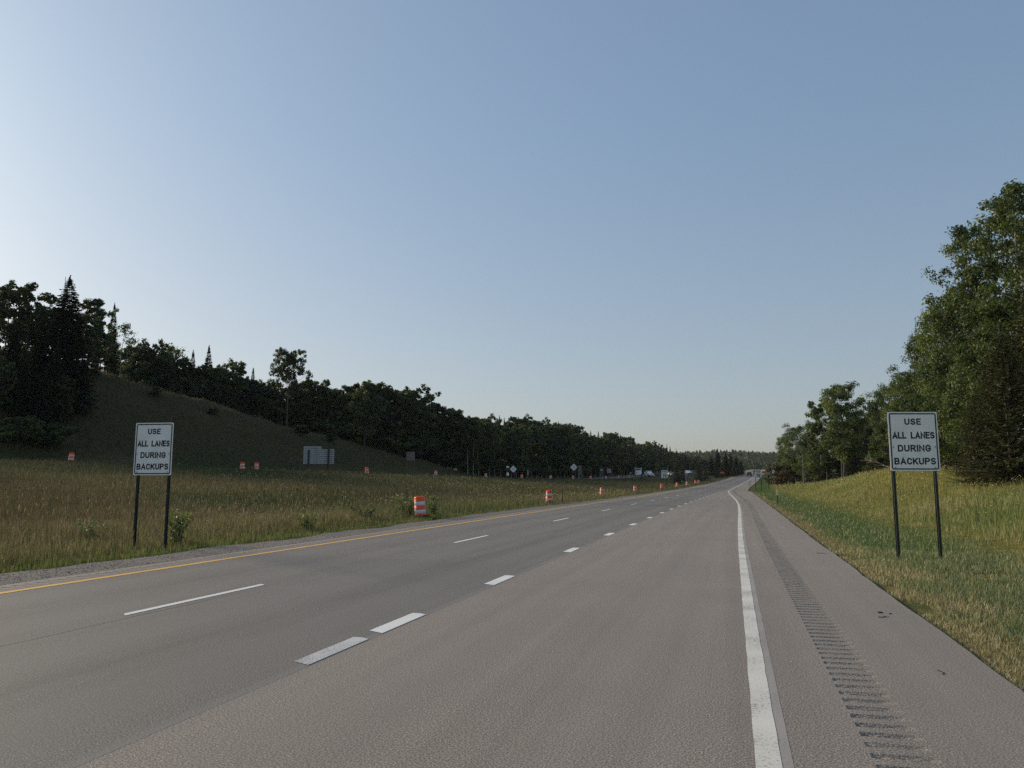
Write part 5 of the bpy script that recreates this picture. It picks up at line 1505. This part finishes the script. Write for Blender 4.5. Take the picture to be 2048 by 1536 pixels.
# small dark trailer with a mast on the grass
px, zc = 1284, 232
x, y = at_depth(px, zc); z0 = gz(x, y)
t = thing('mast_trailer', 'small black two-wheeled trailer with an upright mast on the median grass', 'trailer', (x, y, z0), 0.25)
for s in (-1, 1): wheel(t, s * .55, 0, .36, .22)
for s in (-1, 1): hull([(-.45, .2, .18, .62, .72), (0, .2, .18, .74, .84), (.45, .2, .18, .62, .72)]).build('fender', M['car_black'], t).location.x = s * .55
MB().box((0, 0, .62), (1.0, 1.3, .35), bevel=.03).build('body', M['car_black'], t)
MB().box((0, 0, 1.35), (.22, .22, 1.3)).build('mast', M['car_black'], t); MB().box((0, -.05, 1.75), (.42, .16, .5), bevel=.02).build('signal_box', M['car_black'], t)

# ================================================================== WEEDS, BRANCHES, DEBRIS
def weed(px, zc, H, n, spread, label, seed, nm='tall_weed', leaf=0.05, tint=0.6, blossom=False):
    rg = np.random.default_rng(seed)
    x, y = at_depth(px, zc); z0 = gz(x, y)
    t = thing(nm, label, 'plant', (x, y, z0), 0)
    W = Wood(); cen = []
    for i in range(n):
        a = rg.random() * 6.28; h = H * (0.6 + 0.4 * rg.random()); sp = spread * rg.random() ** .6
        p = np.array([(0.12 * math.cos(a), 0.12 * math.sin(a), -.05), (sp * .5 * math.cos(a), sp * .5 * math.sin(a), h * .55), (sp * math.cos(a), sp * math.sin(a), h)])
        W.add(p, [.008, .006, .003], 4)
        for q in np.linspace(.25, 1, 9): cen.append([np.interp(q, [0, .55, 1], p[:, j]) for j in range(3)])
    link('stem', W.mesh('stem'), M['needle_olive'], t)
    cen = np.array(cen)
    V, Q, T = leaves_np(rg, cen, 7, np.full(len(cen), 0.11), leaf, np.full(len(cen), tint))
    link('foliage', np_mesh('foliage', V, quads=Q, tint=T), M['weed_leaf'], t)
    if blossom:
        tips = cen[8::9]
        V, Q, T = leaves_np(rg, tips, 10, np.full(len(tips), 0.07), 0.022, np.full(len(tips), .9))
        link('blossom', np_mesh('blossom', V, quads=Q, tint=T), M['flower'], t)
weed(358, 21.5, 1.15, 9, 0.42, 'pale-leaved tall weed right behind the left lane sign', 3, leaf=0.045, tint=0.72)
weed(815, 37.5, 1.15, 16, 0.75, 'pale flowering weed just left of the nearest drum', 4, leaf=0.045, tint=0.6, blossom=True)
weed(868, 38.5, 1.1, 9, 0.55, 'sparse flowering weed just right of the nearest drum', 5, leaf=0.04, tint=0.35, blossom=True)
weed(615, 27.5, 0.75, 10, 0.5, 'low pale weed in the median grass between left sign and nearest drum', 6, leaf=0.035, tint=0.7)
weed(730, 34, 0.7, 9, 0.7, 'low green weed clump in the median grass left of the flowering weed', 7, leaf=0.04, tint=0.2)
weed(190, 22, 0.7, 12, 0.6, 'yellowish low weed in the median grass left of the left lane sign', 9, leaf=0.03, tint=0.45)
# leafless branches
def branch(label, p0, p1, r, seed, n=6, name='dead_branch'):
    rg = np.random.default_rng(seed)
    p0, p1 = np.array(p0, float), np.array(p1, float)
    t = thing(name, label, 'branch', tuple(p0), 0)
    W = Wood(); k = 7; q = np.linspace(0, 1, k)
    L = np.linalg.norm(p1 - p0)
    pts = np.outer(q, p1 - p0) + rg.normal(0, .02 * L, (k, 3)) * np.sin(q * 3.14)[:, None] + np.outer(np.sin(q * 3.14), [0, 0, .06 * L])
    W.add(pts, r * (1 - .8 * q), 6)
    for i in range(n):
        b0 = pts[rg.integers(2, k - 1)]; d = (p1 - p0) / L + rg.normal(0, .7, 3)
        W.add([b0, b0 + d * L * .12, b0 + d * L * .22 + [0, 0, .02 * L]], [r * .35, r * .22, r * .08], 4)
    link('wood', W.mesh('wood'), M['dead_wood'], t)
def P3(px, py, zc):
    x, y = at_depth(px, zc); return (x, y, z_at(px, py, zc))
branch('bare grey branch reaching out left of the right lane sign', P3(1800, 943, 84), P3(1722, 921, 86), 0.10, 21)
branch('bare grey bent limb right of the right lane sign', P3(1892, 880, 58), P3(1872, 838, 58), 0.06, 22)
branch('bare grey branch lying on the bank just right of the lane sign post', P3(1876, 935, 60), P3(1935, 918, 62), 0.07, 23)
x, y = at_depth(322, 20.0); z0 = gz(x, y)
branch('pale thin stick leaning between the posts of the left lane sign', (x + .25, y, z0), (x - .25, y + .1, z0 + .55), 0.018, 24, 1)
def gpos(px, py):
    rx, ry, ru = ray(px, py); k_ = -CAM_H / ru; return rx * k_, ry * k_
def clod(px, py, size, label, seed):
    x, y = gpos(px, py); rg = random.Random(seed)
    bm = bmesh.new(); bmesh.ops.create_icosphere(bm, subdivisions=2, radius=size)
    for v in bm.verts:
        v.co *= 0.7 + 0.5 * rg.random(); v.co.z *= 0.55
    me = bpy.data.meshes.new('clod'); bm.to_mesh(me); bm.free()
    o = link('clod', me, M['debris']); o.location = (x, y, float(road_z(y)) + size * 0.3); o.scale = (1.5, .9, 1)
    tag(o, label, 'debris', 'dark debris on the shoulder')
clod(1760, 1226, 0.022, 'larger dark clod lying on the paved shoulder near the rumble strip', 1)
clod(1781, 1228, 0.014, 'smaller dark clod lying right of the larger clod on the shoulder', 2)
def twig(px0, py0, px1, py1, r, label, seed):
    a, b = gpos(px0, py0), gpos(px1, py1); rg = np.random.default_rng(seed)
    o = thing('twig', label, 'twig', (a[0], a[1], float(road_z(a[1]))), 0, 'twigs on the shoulder')
    q = np.linspace(0, 1, 6)
    pts = np.stack([(b[0] - a[0]) * q, (b[1] - a[1]) * q, np.full(6, r * .9)], -1) + np.stack([rg.normal(0, .012, 6), rg.normal(0, .012, 6), np.zeros(6)], -1)
    W = Wood(); W.add(pts, r * np.array([.7, 1, 1, .9, .7, .4]), 5); link('wood', W.mesh('wood'), M['debris'], o)
twig(1758, 1235, 1779, 1234.5, 0.005, 'dark twig lying just below the two clods on the shoulder', 3)
twig(1875, 1340, 1893, 1352, 0.004, 'thin twig nearest the camera on the shoulder', 4)
twig(1634, 1106, 1652, 1108, 0.007, 'small twig on the shoulder farther up the road', 5)

# ================================================================== HAZE
hx0, hx1, hy0, hy1, hz0, hz1 = -1560.0, 1760.0, -60.0, 3300.0, float(ZZ.min()) - 1.0, float(ZZ.max()) + 25.0
hb = MB(); hb.box(((hx0 + hx1) / 2, (hy0 + hy1) / 2, (hz0 + hz1) / 2), (hx1 - hx0, hy1 - hy0, hz1 - hz0))
hm = bpy.data.materials.new('haze'); hm.use_nodes = True
hn = hm.node_tree
for n_ in list(hn.nodes): hn.nodes.remove(n_)
ho = hn.nodes.new('ShaderNodeOutputMaterial'); hv = hn.nodes.new('ShaderNodeVolumePrincipled')
hv.inputs['Color'].default_value = (0.80, 0.88, 0.95, 1)
hv.inputs['Density'].default_value = 0.00007
hv.inputs['Anisotropy'].default_value = 0.0
hn.links.new(hv.outputs[0], ho.inputs['Volume'])
stuff(hb.build('haze', hm))
